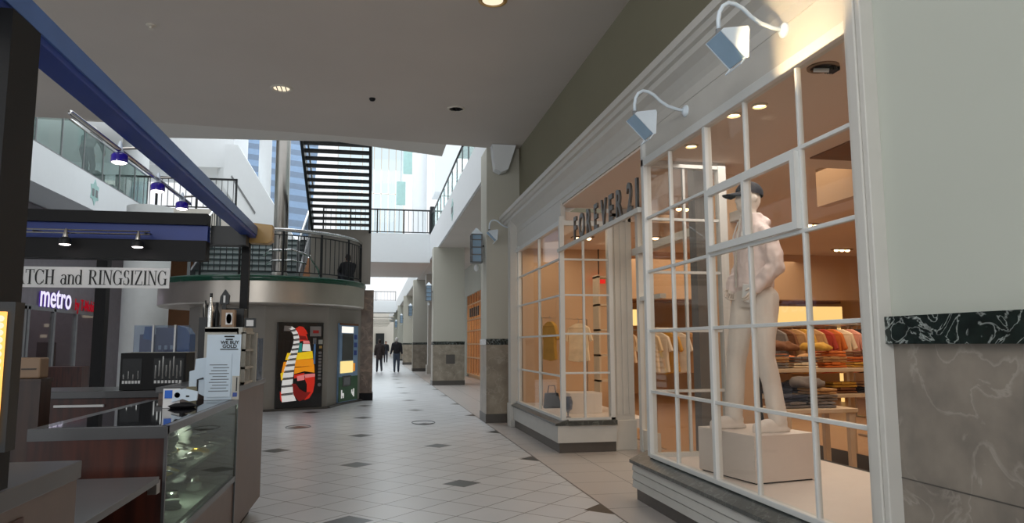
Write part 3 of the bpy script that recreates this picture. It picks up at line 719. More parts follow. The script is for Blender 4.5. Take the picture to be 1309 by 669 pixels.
# gooseneck lamps on the fascia
def goose(loc, rz, lab):
    t = thing('gooseneck_lamp', lab, 'wall lamp', loc, rz, 'gooseneck lamps on the cornice')
    MB().lathe([(.05, 0), (.05, .012), (.03, .03), (.0, .035)], (0, 0, 0), 20, Matrix.Rotation(-pi / 2, 4, 'Y')).build('wall_rose', 'lampwhite', t, local=True, smooth='auto')
    pts = [(0, 0, 0), (-.09, 0, .012), (-.17, 0, .035), (-.235, 0, .075), (-.29, 0, .125), (-.34, 0, .15), (-.39, 0, .155), (-.43, 0, .13), (-.455, 0, .085), (-.465, 0, .03), (-.465, 0, -.05)]
    MB().tube(pts, .0135, 10).build('neck', 'lampwhite', t, local=True, smooth=True)
    MB().tube([(-.465, 0, -.03), (-.465, 0, -.085)], .02, 12).build('collar', 'greymid', t, local=True)
    # triangular flood head: one glazed side toward the fascia, sloping back toward the concourse
    rot = Matrix.Translation((-.465, 0, -.075)); L = .10
    prof = [(-.012, .005), (.15, .032), (.158, .012), (.145, -.165), (.128, -.172), (-.03, -.012)]
    prof = [(x - .01, z) for x, z in prof]
    MB().prism([rot @ Vector((x, -L, z)) for x, z in prof], (0, 2 * L, 0)).build('head', 'lampblue', t, local=True, bevel=.004)
    for s_ in (-1, 1): MB().prism([rot @ Vector((x * 1.04, s_ * (L + .001), z * 1.04)) for x, z in prof], (0, s_ * .008, 0)).build('end_plate', 'lampwhite', t, local=True)
    MB().prism([rot @ Vector(p) for p in ((.149, -L + .01, .005), (.149, L - .01, .005), (.137, L - .01, -.158), (.137, -L + .01, -.158))], (.006, 0, 0)).build('lens', 'signwhite', t, local=True)
    MB().tube([rot @ Vector(p) for p in ((.12, -L, -.175), (.09, -L, -.215), (.09, L, -.215), (.12, L, -.175))], .005, 6).build('visor_rim', 'lampwhite', t, local=True)
    return t
g0 = goose((2.60, 4.087, 3.53), 0, 'white gooseneck lamp on the cornice nearest the sage wall')
dup(g0, (2.60, 5.61, 3.485), 0, 'white gooseneck lamp on the cornice, second from the sage wall')
dup(g0, (2.60, 13.5, 3.72), 0, 'distant white gooseneck lamp at the far end of the cornice')
spot('fascia_wash', (2.12, 3.86, 3.26), (.5, -.06, .24), 21, (1, .70, .37), 100, .3, .04)

# ------------------------------------------------------------------ shop interior shell
struct(box((2.66, 3.44, 3.3), (4.9, 6.56, 3.4)), 'ceiling_display', 'warmceil', 'warm pinkish ceiling inside the near bay window', 'ceiling')
struct(box((2.63, 9.95, 3.28), (4.3, 13.2, 3.4)), 'ceiling_far_bay', 'warmceil', 'warm ceiling inside the far bay window', 'ceiling')
struct(box((4.2, 3.2, 3.45), (13, 21, 3.55)), 'ceiling_shop', 'warmceil', 'warm brown ceiling deep inside the clothes shop', 'ceiling')
struct(box((4.88, 3.2, 3.02), (5.0, 7.2, 3.46)), 'ceiling_step', 'warmwall', 'step in the shop ceiling behind the display window', 'bulkhead')
struct(box((2.7, 3.1, 0), (13, 3.2, 3.5)), 'wall_shop_near', 'warmwall', 'near side wall inside the clothes shop', 'wall')
struct(box((12.9, 3.2, 0), (13, 21, 3.5)), 'wall_shop_right', 'warmwall', 'right side wall inside the clothes shop', 'wall')
struct(box((4.5, 20.8, 0), (13, 21, 3.5)), 'wall_shop_back', 'warmwall', 'warm lit back wall of the clothes shop', 'wall')
struct(box((4.47, 14.2, 0), (4.6, 20.8, 3.5)), 'wall_shop_left', 'warmwall', 'inner left wall at the back of the clothes shop', 'wall')
struct(box((5.2, 14.5, 2.45), (12.9, 14.9, 3.46)), 'beam_shop', 'warmwall', 'lit downstand beam across the clothes shop ceiling', 'beam')
struct(box((5.2, 18.2, 2.6), (12.9, 18.5, 3.46)), 'beam_shop', 'brownpaint', 'second brown downstand beam near the back of the clothes shop', 'beam')
struct(MB().box((4.1, 3.2, .001), (13, 20.9, .012)).box((3.76, 6.7, .001), (4.1, 9.8, .012)), 'floor_shop', 'woodfloor', 'orange-brown wood floor inside the clothes shop', 'floor')
struct(box((2.64, 3.2, .3), (4.05, 6.58, .43)), 'display_platform', 'platform', 'cream display platform inside the near bay window', 'platform')
struct(box((4.05, 3.2, .012), (4.1, 6.6, .43)), 'trim_10', 'blackpaint', 'dark edge strip behind the cream display platform', 'trim')
struct(box((5.4, 3.3, .012), (6.4, 9.8, .02)), 'floor_dark_strip', 'blackpaint', 'dark strip on the shop floor', 'floor strip')  # thin dark slab laid over the wood floor
struct(box((2.64, 9.96, .3), (3.9, 13.1, .43)), 'display_platform', 'platform', 'cream display platform inside the far bay window', 'platform')
struct(MB().box((3.44, 7.0, .0), (3.9, 7.12, 3.3)), 'wall_partition', 'warmwall', 'orange partition panel behind the mannequin', 'partition')
struct(MB().box((3.30, 6.98, .0), (3.44, 7.14, 3.5)), 'column_partition', 'greymid', 'grey edge post of the partition behind the mannequin', 'post')
struct(box((2.7, 13.1, 0), (4.5, 13.2, 3.4)), 'wall_far_bay', 'warmwall', 'end wall inside the far bay window', 'wall')
# lit header at the back and warm lit niches
tag(MB().box((8.2, 16.6, 2.0), (11.8, 16.72, 2.42)).box((8.25, 16.62, 0.012), (8.3, 16.7, 2.0)).box((11.7, 16.62, 0.012), (11.75, 16.7, 2.0)).build('lit_header', 'creamlit'), 'glowing cream header panel over the back clothes rails', 'light panel')
tag(MB().box((4.62, 17.2, 1.95), (6.8, 17.3, 2.35)).box((4.66, 17.22, .012), (4.7, 17.28, 1.95)).box((6.72, 17.22, .012), (6.76, 17.28, 1.95)).build('lit_header', 'creamlit'), 'glowing cream header panel seen past the mannequin', 'light panel')

# downlights ------------------------------------------------------------
def downlight(lens, ring='cream', r=.085, name='downlight', lab='', loc=(0, 0, 0), group=None, louver=False):
    t = thing(name, lab, 'ceiling light', loc, 0, group)
    MB().lathe([(r * 1.28, 0), (r * 1.28, -.008), (r * 1.02, -.016), (r * .98, .0), (r * .9, .05)], (0, 0, 0), 28).build('trim_ring', ring, t, local=True, smooth='auto')
    MB().lathe([(r * .92, -.004), (0.0, -.004)], (0, 0, 0), 24).build('lens', lens, t, local=True)
    if louver:
        b = MB()
        for k in (-.5, 0, .5): b.box((r * k - .006, -r * .8, -.012), (r * k + .006, r * .8, -.004))
        b.build('louver', 'dark', t, local=True)
    return t
downlight('warmdim', r=.13, lab='recessed ceiling downlight left of the dark ceiling dome', loc=(-1.457, 11.1, 5.4), group='concourse ceiling downlights', louver=True)
downlight('greymid', 'cream', r=.115, lab='unlit louvered downlight right of the dark ceiling dome', loc=(1.274, 11.587, 5.4), group='concourse ceiling downlights', louver=True)
downlight('warmdim', 'gold', r=.13, lab='gold-rimmed downlight at the top edge, nearest of the concourse downlights', loc=(1.262, 7.72, 5.4), group='concourse ceiling downlights')
tag(MB().lathe([(.05, 0), (.05, -.015), (.035, -.04), (0, -.05)], (-.095, 11.32, 5.4), 20).build('camera_dome', 'blackpaint', smooth=True), 'small dark dome on the concourse ceiling', 'ceiling dome')
tag(MB().lathe([(.06, 0), (.06, -.012), (.02, -.02), (.02, -.05), (.035, -.055), (0, -.06)], (-2.75, 9.1, 5.4), 16).build('sprinkler_head', 'cream', smooth='auto'), 'small pale sprinkler head on the concourse ceiling', 'sprinkler')
for (x, y, z, l, lm) in ((2.765, 5.10, 3.3, 'warm downlight in the bay window ceiling above the mannequin, left of a pair', 'warmled'), (2.85, 4.86, 3.3, 'warm downlight in the bay window ceiling, right of a pair', 'warmled'),
                     (2.82, 6.0, 3.3, 'warm downlight over the left panes of the near bay', 'warmled'), (2.74, 8.10, 3.5, 'warm downlight in the soffit over the shop letters', 'warmled')):
    downlight(lm, r=.05, lab=l, loc=(x, y, z), group='shop window downlights')
# adjustable accent light with a tilted lamp in the near bay ceiling
t = thing('accent_downlight', 'open accent light with tilted white lamp in the near bay ceiling', 'ceiling light', (2.86, 4.08, 3.3))
MB().lathe([(.10, 0), (.10, -.01), (.08, -.012), (.075, .0)], (0, 0, 0), 24).build('trim_ring', 'tan', t, local=True)
MB().lathe([(.078, -.003), (0, -.003)], (0, 0, 0), 24).build('recess', 'brownpaint', t, local=True)
MB().tube([(-.05, .03, -.015), (.03, -.02, -.03)], .014, 10).build('lamp_tube', 'lampwhite', t, local=True)
b = MB()
for k in range(4): b.box((.03 + k * .017, -.05, -.035), (.038 + k * .017, .03, -.006))
b.build('heat_fins', 'dark', t, local=True)
# ceiling diffuser
tag(MB().box((4.15, 5.6, 3.285), (4.9, 6.2, 3.30)).build('air_diffuser', 'brownpaint'), 'flat ceiling vent inside the near bay window', 'vent')
# triple spotlights deeper in the shop
def triple(loc, lab, s=1.0):
    t = thing('triple_spotlight', lab, 'ceiling light', loc, 0, 'triple spotlights in the clothes shop')
    box((-.26 * s, -.08, -.02), (.26 * s, .08, 0)).build('housing', 'tan', t, local=True)
    for k in (-1, 0, 1): MB().ell((k * .16 * s, 0, -.025), (.06 * s, .06 * s, .03), seg=12, ring=8).build('lamp', 'warmled', t, local=True, smooth=True)
triple((7.0, 10.6, 3.45), 'nearest triple spotlight seen above the clothing table')
triple((9.6, 13.4, 3.45), 'second triple spotlight in front of the lit ceiling beam', .8)
triple((11.4, 16.2, 3.45), 'third triple spotlight behind the lit ceiling beam')
triple((9.9, 17.0, 3.45), 'farthest triple spotlight behind the lit ceiling beam', .8)
triple((6.6, 13.0, 3.45), 'triple spotlight seen past the mannequin elbow', .8)
triple((4.9, 12.4, 3.45), 'triple spotlight seen through the left panes of the near bay')
triple((3.4, 11.5, 3.28), 'triple spotlight inside the far bay window', .7)
triple((4.4, 9.6, 3.45), 'triple spotlight behind the entrance transom', .7)
t = thing('exit_sign', 'small glowing red sign hanging inside the far bay', 'sign', (4.15, 13.0, 2.7))
box((4.04, 12.98, 2.63), (4.27, 13.03, 2.77)).build('sign_face', 'exitred', t); MB().tube([(4.15, 13.005, 2.77), (4.15, 13.005, 3.28)], .012, 6).build('stem', 'dark', t)

# ================================================================== FIGURES
def remesh(elems, voxel, smooth=2, amp=0.0, nscale=9.0, extra=None, flat=None):
    """Union of lofts, tubes and ellipsoids grown into one continuous surface."""
    b = MB()
    for e in elems:
        if e[0] == 'E': b.ell(e[1], e[2], e[3] if len(e) > 3 else None, 20, 14)
        elif e[0] == 'T': b.tube(e[1], e[2], 14); [b.ell(p, (r, r, r), None, 12, 8) for p, r in zip(e[1], e[2])]
        elif e[0] == 'L':
            n = 24; rings = []
            for (c, rx, ry) in e[1]: rings.append([b.bm.verts.new((c[0] + rx * cos(2 * pi * j / n), c[1] + ry * sin(2 * pi * j / n), c[2])) for j in range(n)])
            for a, c in zip(rings, rings[1:]):
                for j in range(n): b._f([a[j], a[(j + 1) % n], c[(j + 1) % n], c[j]])
            b._f(rings[0][::-1]); b._f(rings[-1])
        elif e[0] == 'B': b.box(e[1], e[2])
    bmesh.ops.recalc_face_normals(b.bm, faces=b.bm.faces)
    me = bpy.data.meshes.new('tmp'); b.bm.to_mesh(me); b.bm.free()
    o = bpy.data.objects.new('tmp', me); COL.objects.link(o)
    m = o.modifiers.new('r', 'REMESH'); m.mode = 'VOXEL'; m.voxel_size = voxel
    dg = bpy.context.evaluated_depsgraph_get(); dg.update()
    out = bpy.data.meshes.new_from_object(o.evaluated_get(dg)); bpy.data.objects.remove(o); bpy.data.meshes.remove(me)
    bm = bmesh.new(); bm.from_mesh(out)
    for _ in range(smooth): bmesh.ops.smooth_vert(bm, verts=bm.verts, factor=.5, use_axis_x=True, use_axis_y=True, use_axis_z=True)
    bm.normal_update()
    if amp:
        for v in bm.verts:
            q = v.co * nscale; q = Vector((q.x, q.y, q.z * .55))
            v.co += v.normal * amp * (noise.noise(q) + .5 * noise.noise(q * 2.3))
    if flat is not None:
        for v in bm.verts:
            if v.co.z < flat: v.co.z = flat
    if extra:
        for pts, rs in extra: 
            x = MB(); x.bm.free(); x.bm = bm; x.tube(pts, rs, 7)
    for f in bm.faces: f.smooth = True
    bm.to_mesh(out); bm.free(); out.materials.clear()
    return out
def part(me, name, mats, parent):
    for m in (mats if isinstance(mats, (list, tuple)) else [mats]): me.materials.append(M_[m])
    o = bpy.data.objects.new(name, me); COL.objects.link(o); place(o, parent, True); return o
def fingers(wrist, elbow, side):
    """Five unequal, slightly curled fingers leaving a palm that continues the forearm."""
    w, e = Vector(wrist), Vector(elbow); d = (w - e).normalized()
    fwd = Vector((1, 0, 0)); fwd = (fwd - d * fwd.dot(d)).normalized(); inn = Vector((0, -side, 0)); inn = (inn - d * inn.dot(d)); inn.normalize()
    palm = w + d * .045; out = []
    for k, ln in enumerate((.068, .076, .072, .056)):
        base = palm + fwd * (.028 - .019 * k) + d * .035
        out.append(([base - d * .02, base + d * ln * .5, base + d * ln * .85 + inn * .018, base + d * ln + inn * .036], [.0095, .009, .008, .006]))
    tb = palm + fwd * .03 - d * .01
    out.append(([tb - fwd * .012, tb + fwd * .022 + d * .02 + inn * .012, tb + fwd * .03 + d * .048 + inn * .02], [.0105, .0095, .007]))
    return out, ('E', tuple(palm), (.032, .022, .048), None)

BASE = dict(hipL=(0, .09, .93), hipR=(0, -.09, .93), kneeL=(.02, .10, .50), kneeR=(.02, -.10, .50), ankL=(0, .10, .09), ankR=(0, -.10, .09),
            pel=(0, 0, .98), waist=(0, 0, 1.12), chest=(0, 0, 1.32), top=(-.01, 0, 1.46), neck=(0, 0, 1.52), head=(.02, 0, 1.655),
            shL=(-.01, .18, 1.43), shR=(-.01, -.18, 1.43), elL=(-.04, .24, 1.15), elR=(-.04, -.24, 1.15), haL=(.05, .24, .92), haR=(.05, -.24, .92))
def human(name, label, cat, loc, rz, pose, top='coat_dark', legs='jeans', hair='hairdark', skin='skin', shoe='shoe', s=1.0, vox=.02, group=None, long_coat=False, sit=False, pitch=0):
    J = {k: Vector(v) * s for k, v in {**BASE, **pose}.items()}
    t = thing(name, label, cat, loc, rz, group)
    q = lambda k: tuple(J[k]); S = s
    hd = J['head']; lean = (J['top'] - J['pel']).normalized()
    ex = []; body = []
    for sd, k in ((1, 'L'), (-1, 'R')):
        fx, pm = fingers(q('ha' + k), q('el' + k), sd); ex += fx; body.append(pm)
        body += [('T', [q('sh' + k), q('el' + k), q('ha' + k)], [.045 * S, .038 * S, .028 * S]), ('T', [q('hip' + k), q('knee' + k), q('ank' + k)], [.075 * S, .052 * S, .036 * S])]
    body += [('T', [q('pel'), q('waist'), q('chest'), q('top')], [.11 * S, .10 * S, .115 * S, .09 * S]), ('T', [q('top'), q('neck'), tuple(hd - Vector((.01, 0, .05)) * S)], [.06 * S, .052 * S, .05 * S]),
             ('E', tuple(hd), (.095 * S, .077 * S, .118 * S)), ('E', tuple(hd + Vector((.03, 0, -.055)) * S), (.06 * S, .058 * S, .06 * S)),
             ('E', tuple(hd + Vector((.10, 0, -.015)) * S), (.02 * S, .014 * S, .026 * S)), ('E', tuple(hd + Vector((-.005, .078, -.01)) * S), (.02 * S, .012 * S, .03 * S)), ('E', tuple(hd + Vector((-.005, -.078, -.01)) * S), (.02 * S, .012 * S, .03 * S))]
    part(remesh(body, vox, 1, extra=ex), 'body', skin, t)
    # face
    b = MB()
    for sy in (-1, 1): b.ell(hd + Vector((.083, sy * .032, .012)) * S, (.012 * S, .016 * S, .01 * S), None, 8, 6)
    b.ell(hd + Vector((.083, 0, -.062)) * S, (.01 * S, .026 * S, .008 * S), None, 8, 6)
    b.build('eyes_and_mouth', 'hairdark', t, local=True)
    tp = [('T', [q('sh' + k), q('el' + k), tuple(J['ha' + k].lerp(J['el' + k], .12))], [.078 * S, .062 * S, .05 * S]) for k in 'LR']
    tp += [('E', tuple(J['chest'].lerp(J['top'], .2)), (.135 * S, .20 * S, .19 * S)), ('E', tuple(J['waist'].lerp(J['chest'], .35)), (.135 * S, .185 * S, .18 * S)), ('E', tuple(J['pel'].lerp(J['waist'], .3)), (.135 * S, .18 * S, .15 * S)),
           ('T', [q('shL'), tuple(J['top'] + Vector((0, 0, .03)) * S), q('shR')], [.07 * S, .075 * S, .07 * S])]
    if long_coat: tp += [('E', tuple(J['pel'] + Vector((0, 0, -.13)) * S), (.14 * S, .19 * S, .2 * S))]
    part(remesh(tp, vox, 2, .008, 10), 'coat' if long_coat else 'jacket', top, t)
    lg = [('T', [q('hip' + k), q('knee' + k), tuple(J['ank' + k] + Vector((0, 0, -.02)) * S)], [.098 * S, .072 * S, .056 * S]) for k in 'LR'] + [('E', q('pel'), (.12 * S, .165 * S, .12 * S))]
    part(remesh(lg, vox, 2, .005, 10), 'trousers', legs, t)
    for k in 'LR':
        a = J['ank' + k]
        part(remesh([('E', (a.x, a.y, a.z - .04 * S), (.055 * S, .042 * S, .05 * S)), ('E', (a.x + .09 * S, a.y, a.z - .05 * S), (.10 * S, .045 * S, .042 * S))], .014, 1, flat=a.z - .09 * S), 'shoe', shoe, t)
    part(remesh([('E', tuple(hd + Vector((-.018, 0, .025)) * S), (.10 * S, .086 * S, .115 * S)), ('E', tuple(hd + Vector((-.05, 0, -.03)) * S), (.065 * S, .075 * S, .075 * S))], vox * .8, 1, .004, 30), 'hair', hair, t)
    return t
human('person', 'person in a dark brown coat walking away beside the landing pillar', 'person', (.30, 40.4, 0), radians(97), dict(kneeL=(.10, .10, .50), ankL=(.16, .1, .09), kneeR=(-.02, -.1, .50), ankR=(-.22, -.10, .13)), 'coat_brown', 'slacks', 'hairdark', long_coat=True, s=1.0)
human('person', 'person in a black jacket and grey jeans walking away down the concourse', 'person', (1.22, 40.1, 0), radians(88), dict(kneeR=(.06, -.10, .50), ankR=(.08, -.1, .09), ankL=(-.06, .10, .09), haL=(-.06, .3, .92), haR=(.1, -.28, .93)), 'coat_dark', 'jeans', 'hairgrey', s=1.06)
human('person', 'far person in dark clothes standing between the two walkers', 'person', (.98, 62, 0), radians(-90), {}, 'coat_dark', 'slacks', s=1.0, vox=.03)
human('person', 'farthest person in a red jacket deep in the concourse', 'person', (2.0, 70, 0), radians(-90), {}, 'redtop', 'jeans', s=1.0, vox=.03)
SIT = dict(pel=(0, 0, .12), waist=(0, 0, .28), chest=(.03, 0, .46), top=(.03, 0, .58), neck=(.04, 0, .64), head=(.07, 0, .77), hipL=(.02, .1, .10), hipR=(.02, -.1, .10), kneeL=(.36, .14, .36), kneeR=(.36, -.14, .36), ankL=(.42, .12, .09), ankR=(.42, -.12, .09),
           shL=(.02, .18, .56), shR=(.02, -.18, .56), elL=(.16, .24, .38), elR=(.16, -.24, .38), haL=(.34, .10, .42), haR=(.34, -.10, .42))
human('person', 'small seated person in black behind the landing railing', 'person', (-.66, 18.3, 3.03), radians(115), SIT, 'coat_dark', 'slacks', 'hairdark', s=.80)
BEND = dict(pel=(-.14, 0, .90), waist=(-.09, 0, 1.02), chest=(.0, 0, 1.18), top=(.07, 0, 1.29), neck=(.10, 0, 1.34), head=(.16, 0, 1.44), hipL=(-.13, .09, .86), hipR=(-.13, -.09, .86), kneeL=(.06, .1, .48), kneeR=(.02, -.1, .48),
            shL=(.05, .19, 1.25), shR=(.05, -.19, 1.25), elL=(.16, .26, .99), elR=(.16, -.26, .99), haL=(.38, .18, .90), haR=(.38, -.18, .90))
human('person', 'white-haired person in grey bending behind the left balcony glass', 'person', (-7.95, 21.6, 6.03), radians(80), BEND, 'greytop', 'slacks', 'hairgrey', s=1.05)
tag(box((-8.35, 22.3, 6.03), (-7.95, 22.9, 6.55)).build('dark_bin', 'dark', bevel=.02), 'dark bin beside the bending person on the left balcony', 'bin')
tag(box((-8.35, 23.6, 6.03), (-7.95, 24.6, 6.42)).build('bench', 'greymid', bevel=.02), 'grey bench farther along the left balcony', 'bench')

# ------------------------------------------------------------------ mannequin on its plinth
RZP = radians(10)
t = thing('display_plinth', 'white box plinth under the mannequin in the near bay window', 'plinth', (3.08, 5.56, .43), RZP)
MB().box((-.29, -.36, .012), (.29, .36, .365)).build('box', 'platform', t, local=True, bevel=.004)
MB().box((-.27, -.34, 0), (.27, .34, .012)).build('shadow_gap', 'blackpaint', t, local=True)
MZ = .795
t = thing('mannequin', 'white mannequin in pale hooded jacket, cap and white trousers on the plinth', 'mannequin', (3.10, 5.50, MZ), pi + radians(2))
K = 1.105
def V3(x, y, z): return (x * K, y * K, z * K)
L_ = dict(hL=V3(-.03, .095, .96), kL=V3(.0, .115, .53), aL=V3(-.07, .13, .10), hR=V3(.02, -.095, .96), kR=V3(.09, -.13, .53), aR=V3(.11, -.16, .10))
body = [('T', [L_['h' + k], L_['k' + k], L_['a' + k]], [.08, .055, .04]) for k in 'LR']
body += [('L', [(V3(0, 0, .9), .10, .14), (V3(0, 0, 1.05), .10, .14), (V3(0, 0, 1.2), .095, .13), (V3(0, 0, 1.38), .10, .15), (V3(-.01, 0, 1.5), .075, .115), (V3(-.01, 0, 1.55), .05, .06)])]
body += [('T', [V3(-.01, 0, 1.48), V3(.0, 0, 1.6), V3(.02, 0, 1.66)], [.06, .055, .058])]
body += [('E', V3(.015, 0, 1.735), (.108, .082, .125)), ('E', V3(.05, 0, 1.675), (.068, .060, .062)), ('E', V3(.112, 0, 1.715), (.022, .013, .03)), ('E', V3(.092, 0, 1.76), (.02, .05, .012)), ('E', V3(.098, 0, 1.672), (.018, .028, .012)),
         ('E', V3(.0, .082, 1.725), (.02, .01, .03)), ('E', V3(.0, -.082, 1.725), (.02, .01, .03))]
arms = dict(sL=V3(-.02, .15, 1.45), eL=V3(-.05, .225, 1.19), wL=V3(.07, .17, 1.04), sR=V3(-.02, -.15, 1.45), eR=V3(-.03, -.235, 1.20), wR=V3(.10, -.14, 1.05))
for k in 'LR': body.append(('T', [arms['s' + k], arms['e' + k], arms['w' + k]], [.05, .04, .03]))
ex = []
for sd, k in ((1, 'L'), (-1, 'R')):
    fx, pm = fingers(arms['w' + k], arms['e' + k], sd); ex += fx; body.append(pm)
part(remesh(body, .012, 2, extra=ex), 'body', 'mann', t)
jk = [('L', [(V3(.0, 0, .985), .128, .160), (V3(.0, 0, 1.02), .122, .155), (V3(.0, 0, 1.06), .150, .188), (V3(-.005, 0, 1.2), .142, .185), (V3(-.01, 0, 1.34), .140, .192), (V3(-.015, 0, 1.43), .126, .20), (V3(-.015, 0, 1.49), .108, .175), (V3(-.015, 0, 1.535), .092, .13), (V3(-.01, 0, 1.57), .082, .095)])]
for k in 'LR':
    sg = 1 if k == 'L' else -1
    jk.append(('T', [V3(-.02, sg * .135, 1.44), V3(-.03, sg * .178, 1.36), V3(-.045, sg * .205, 1.27), arms['e' + k], tuple(Vector(arms['e' + k]).lerp(Vector(arms['w' + k]), .5)), arms['w' + k]], [.074, .079, .077, .072, .064, .054]))
jk += [('E', V3(-.085, 0, 1.54), (.065, .11, .055)), ('L', [(V3(-.01, 0, 1.5), .09, .10), (V3(-.005, 0, 1.60), .085, .09), (V3(.0, 0, 1.62), .078, .083)])]
jo = part(remesh(jk, .010, 4, .017, 13), 'hooded_jacket', 'jacket', t)
# zip, drawstrings, pocket flap
b = MB(); b.tube([V3(.148, .0, 1.05), V3(.142, .0, 1.2), V3(.135, .0, 1.34), V3(.116, 0, 1.45), V3(.085, 0, 1.6)], .008, 6); b.build('zip', 'trim', jo, local=True)
b = MB()
for sy in (.05, -.05): b.tube([V3(.08, sy, 1.56), V3(.118, sy * 1.2, 1.45), V3(.142, sy * 1.1, 1.33)], .006, 6)
b.build('drawstrings', 'palewhite', jo, local=True)
MB().prism([V3(.10, .165, 1.06), V3(.145, .10, 1.07), V3(.15, .08, .95), V3(.12, .13, .93)], (.012, .012, 0)).build('pocket_lining', 'palewhite', jo, local=True, bevel=.004)
lg = [('T', [L_['h' + k], tuple(Vector(L_['h' + k]).lerp(Vector(L_['k' + k]), .5)), L_['k' + k], L_['a' + k]], [.112, .098, .08, .072]) for k in 'LR'] + [('L', [(V3(0, 0, .90), .12, .17), (V3(0, 0, 1.0), .125, .17), (V3(0, 0, 1.08), .12, .16)])]
part(remesh(lg, .012, 2, .010, 8), 'trousers', 'whitepants', t)
for k in 'LR':
    a = Vector(L_['a' + k]); a.z = 0
    s_ = part(remesh([('E', tuple(a + Vector((-.02, 0, .07))), (.06, .048, .065)), ('E', tuple(a + Vector((.08, 0, .055))), (.10, .052, .05)), ('E', tuple(a + Vector((.15, 0, .045))), (.075, .05, .042)), ('T', [tuple(a + Vector((-.01, 0, .08))), tuple(a + Vector((-.015, 0, .15)))], [.052, .055]), ('L', [(a + Vector((.06, 0, .0)), .165, .056), (a + Vector((.06, 0, .03)), .17, .058)])], .011, 1, flat=0.0), 'sneaker', 'sneaker', t)
    b = MB()
    for i in range(4): b.tube([tuple(a + Vector((.03 + i * .025, -.032, .105 - i * .008))), tuple(a + Vector((.04 + i * .025, 0, .118 - i * .009))), tuple(a + Vector((.03 + i * .025, .032, .105 - i * .008)))], .004, 5)
    b.build('laces', 'palewhite', s_, local=True)
cp = remesh([('E', V3(.005, 0, 1.775), (.122, .096, .105))], .011, 1)
bm = bmesh.new(); bm.from_mesh(cp)
bmesh.ops.bisect_plane(bm, geom=bm.verts[:] + bm.edges[:] + bm.faces[:], plane_co=V3(0, 0, 1.765), plane_no=Vector((-.18, 0, 1)), clear_inner=True)
bm.to_mesh(cp); bm.free()
cap = part(cp, 'cap', 'capfab', t)
b = MB(); rows = []
for i in range(9):
    u = -1 + 2 * i / 8; row = []
    for j in range(5):
        v = j / 4; row.append((( .085 * sqrt(max(0, 1 - (u * .8) ** 2)) + .02 + v * .125 * sqrt(max(.05, 1 - (u * .92) ** 2))) * K, u * .078 * K, (1.782 - .028 * v - .016 * u * u) * K))
    rows.append(row)
b.grid(rows); br = b.build('brim', 'capfab', cap, smooth=True, local=True); so = br.modifiers.new('s', 'SOLIDIFY'); so.thickness = .006
MB().ell(V3(0, 0, 1.875), (.009, .009, .006), None, 10, 6).build('cap_button', 'capfab', cap, local=True, smooth=True)
# small black ankle tie between the legs
tag(MB().lathe([(.02, .0), (.03, .02), (.012, .12), (.008, .42), (.0, .43)], (3.18, 5.60, MZ), 12).build('support_stand', 'dark', smooth='auto'), 'slim dark support stand between the mannequin legs', 'stand')

# ------------------------------------------------------------------ clothes in the shop
cloth_cols = {'orange': (206, 110, 44), 'tan': (190, 146, 98), 'cream': (232, 212, 180), 'brown': (120, 76, 46), 'red': (176, 60, 40), 'grey': (120, 112, 108), 'navy': (44, 48, 66), 'white': (236, 228, 216), 'ochre': (204, 156, 62), 'black': (36, 32, 32), 'olive': (110, 100, 62), 'rose': (214, 150, 130)}
CM = {k: pmat(k + '_cloth', v, .9, var=.1, scale=8, bump=.3, bscale=25) for k, v in cloth_cols.items()}
def garment():
    t = thing('hanging_garment', 'x', 'garment', (0, 0, -5))
    prof = [(.05, 0), (.10, -.02), (.20, -.07), (.27, -.30), (.215, -.33), (.19, -.2), (.185, -.45), (.20, -.66), (.0, -.69), (-.20, -.66), (-.185, -.45), (-.19, -.2), (-.215, -.33), (-.27, -.30), (-.20, -.07), (-.10, -.02), (-.05, 0)]
    b = MB(); b.prism([(-.035 + .012 * sin(i * 1.7), y, z - .09) for i, (y, z) in enumerate(prof)], (.07, 0, 0))
    o = b.build('cloth', 'platform', t, local=True, bevel=.012); o.material_slots[0].link = 'OBJECT'
    MB().tube([(0, .19, -.16), (0, .02, -.09), (0, 0, -.06), (0, 0, -.02), (0, .02, .012), (0, .035, 0), (0, .035, -.012)], .005, 6).build('hanger', 'steel', t, local=True)
    return t
G0 = garment(); used = [False]
def hang(loc, rz, col, lab, grp):
    if not used[0]:
        t = G0; used[0] = True; t.location = loc; t.rotation_euler = (0, 0, rz); t['label'] = lab; t['group'] = grp
    else: t = dup(G0, loc, rz, lab, grp)
    for c in t.children:
        if c.name.startswith('cloth'): c.material_slots[0].link = 'OBJECT'; c.material_slots[0].material = CM[col]
    return t
ORD = ['first', 'second', 'third', 'fourth', 'fifth', 'sixth', 'seventh', 'eighth', 'ninth', 'tenth', 'eleventh', 'twelfth']
def rack(x0, x1, y, h, cols, lab, where, rot=0):
    t = thing('clothes_rail', lab, 'clothes rail', ((x0 + x1) / 2, y, .012), 0, 'metal clothes rails')
    MB().tube([(x0, y, h), (x1, y, h)], .014, 8).build('rail', 'steel', t)
    for x in (x0 + .02, x1 - .02):
        MB().tube([(x, y, .05), (x, y, h)], .014, 8).build('upright', 'steel', t); MB().tube([(x, y - .25, .035), (x, y + .25, .035)], .018, 8).build('foot', 'steel', t)
    n = len(cols)
    for i, c in enumerate(cols):
        x = x0 + .12 + (x1 - x0 - .24) * i / max(1, n - 1)
        hang((x, y, h + .02), rot + random.uniform(-.12, .12), c, f'{c} garment hanging {ORD[i]} from the left on {where}', 'garments on ' + where)
rack(6.0, 7.7, 10.3, 1.78, ['grey', 'brown', 'tan', 'ochre', 'tan', 'red', 'orange', 'cream', 'rose', 'black'], 'steel clothes rail behind the clothing table', 'the rail behind the table', .5)
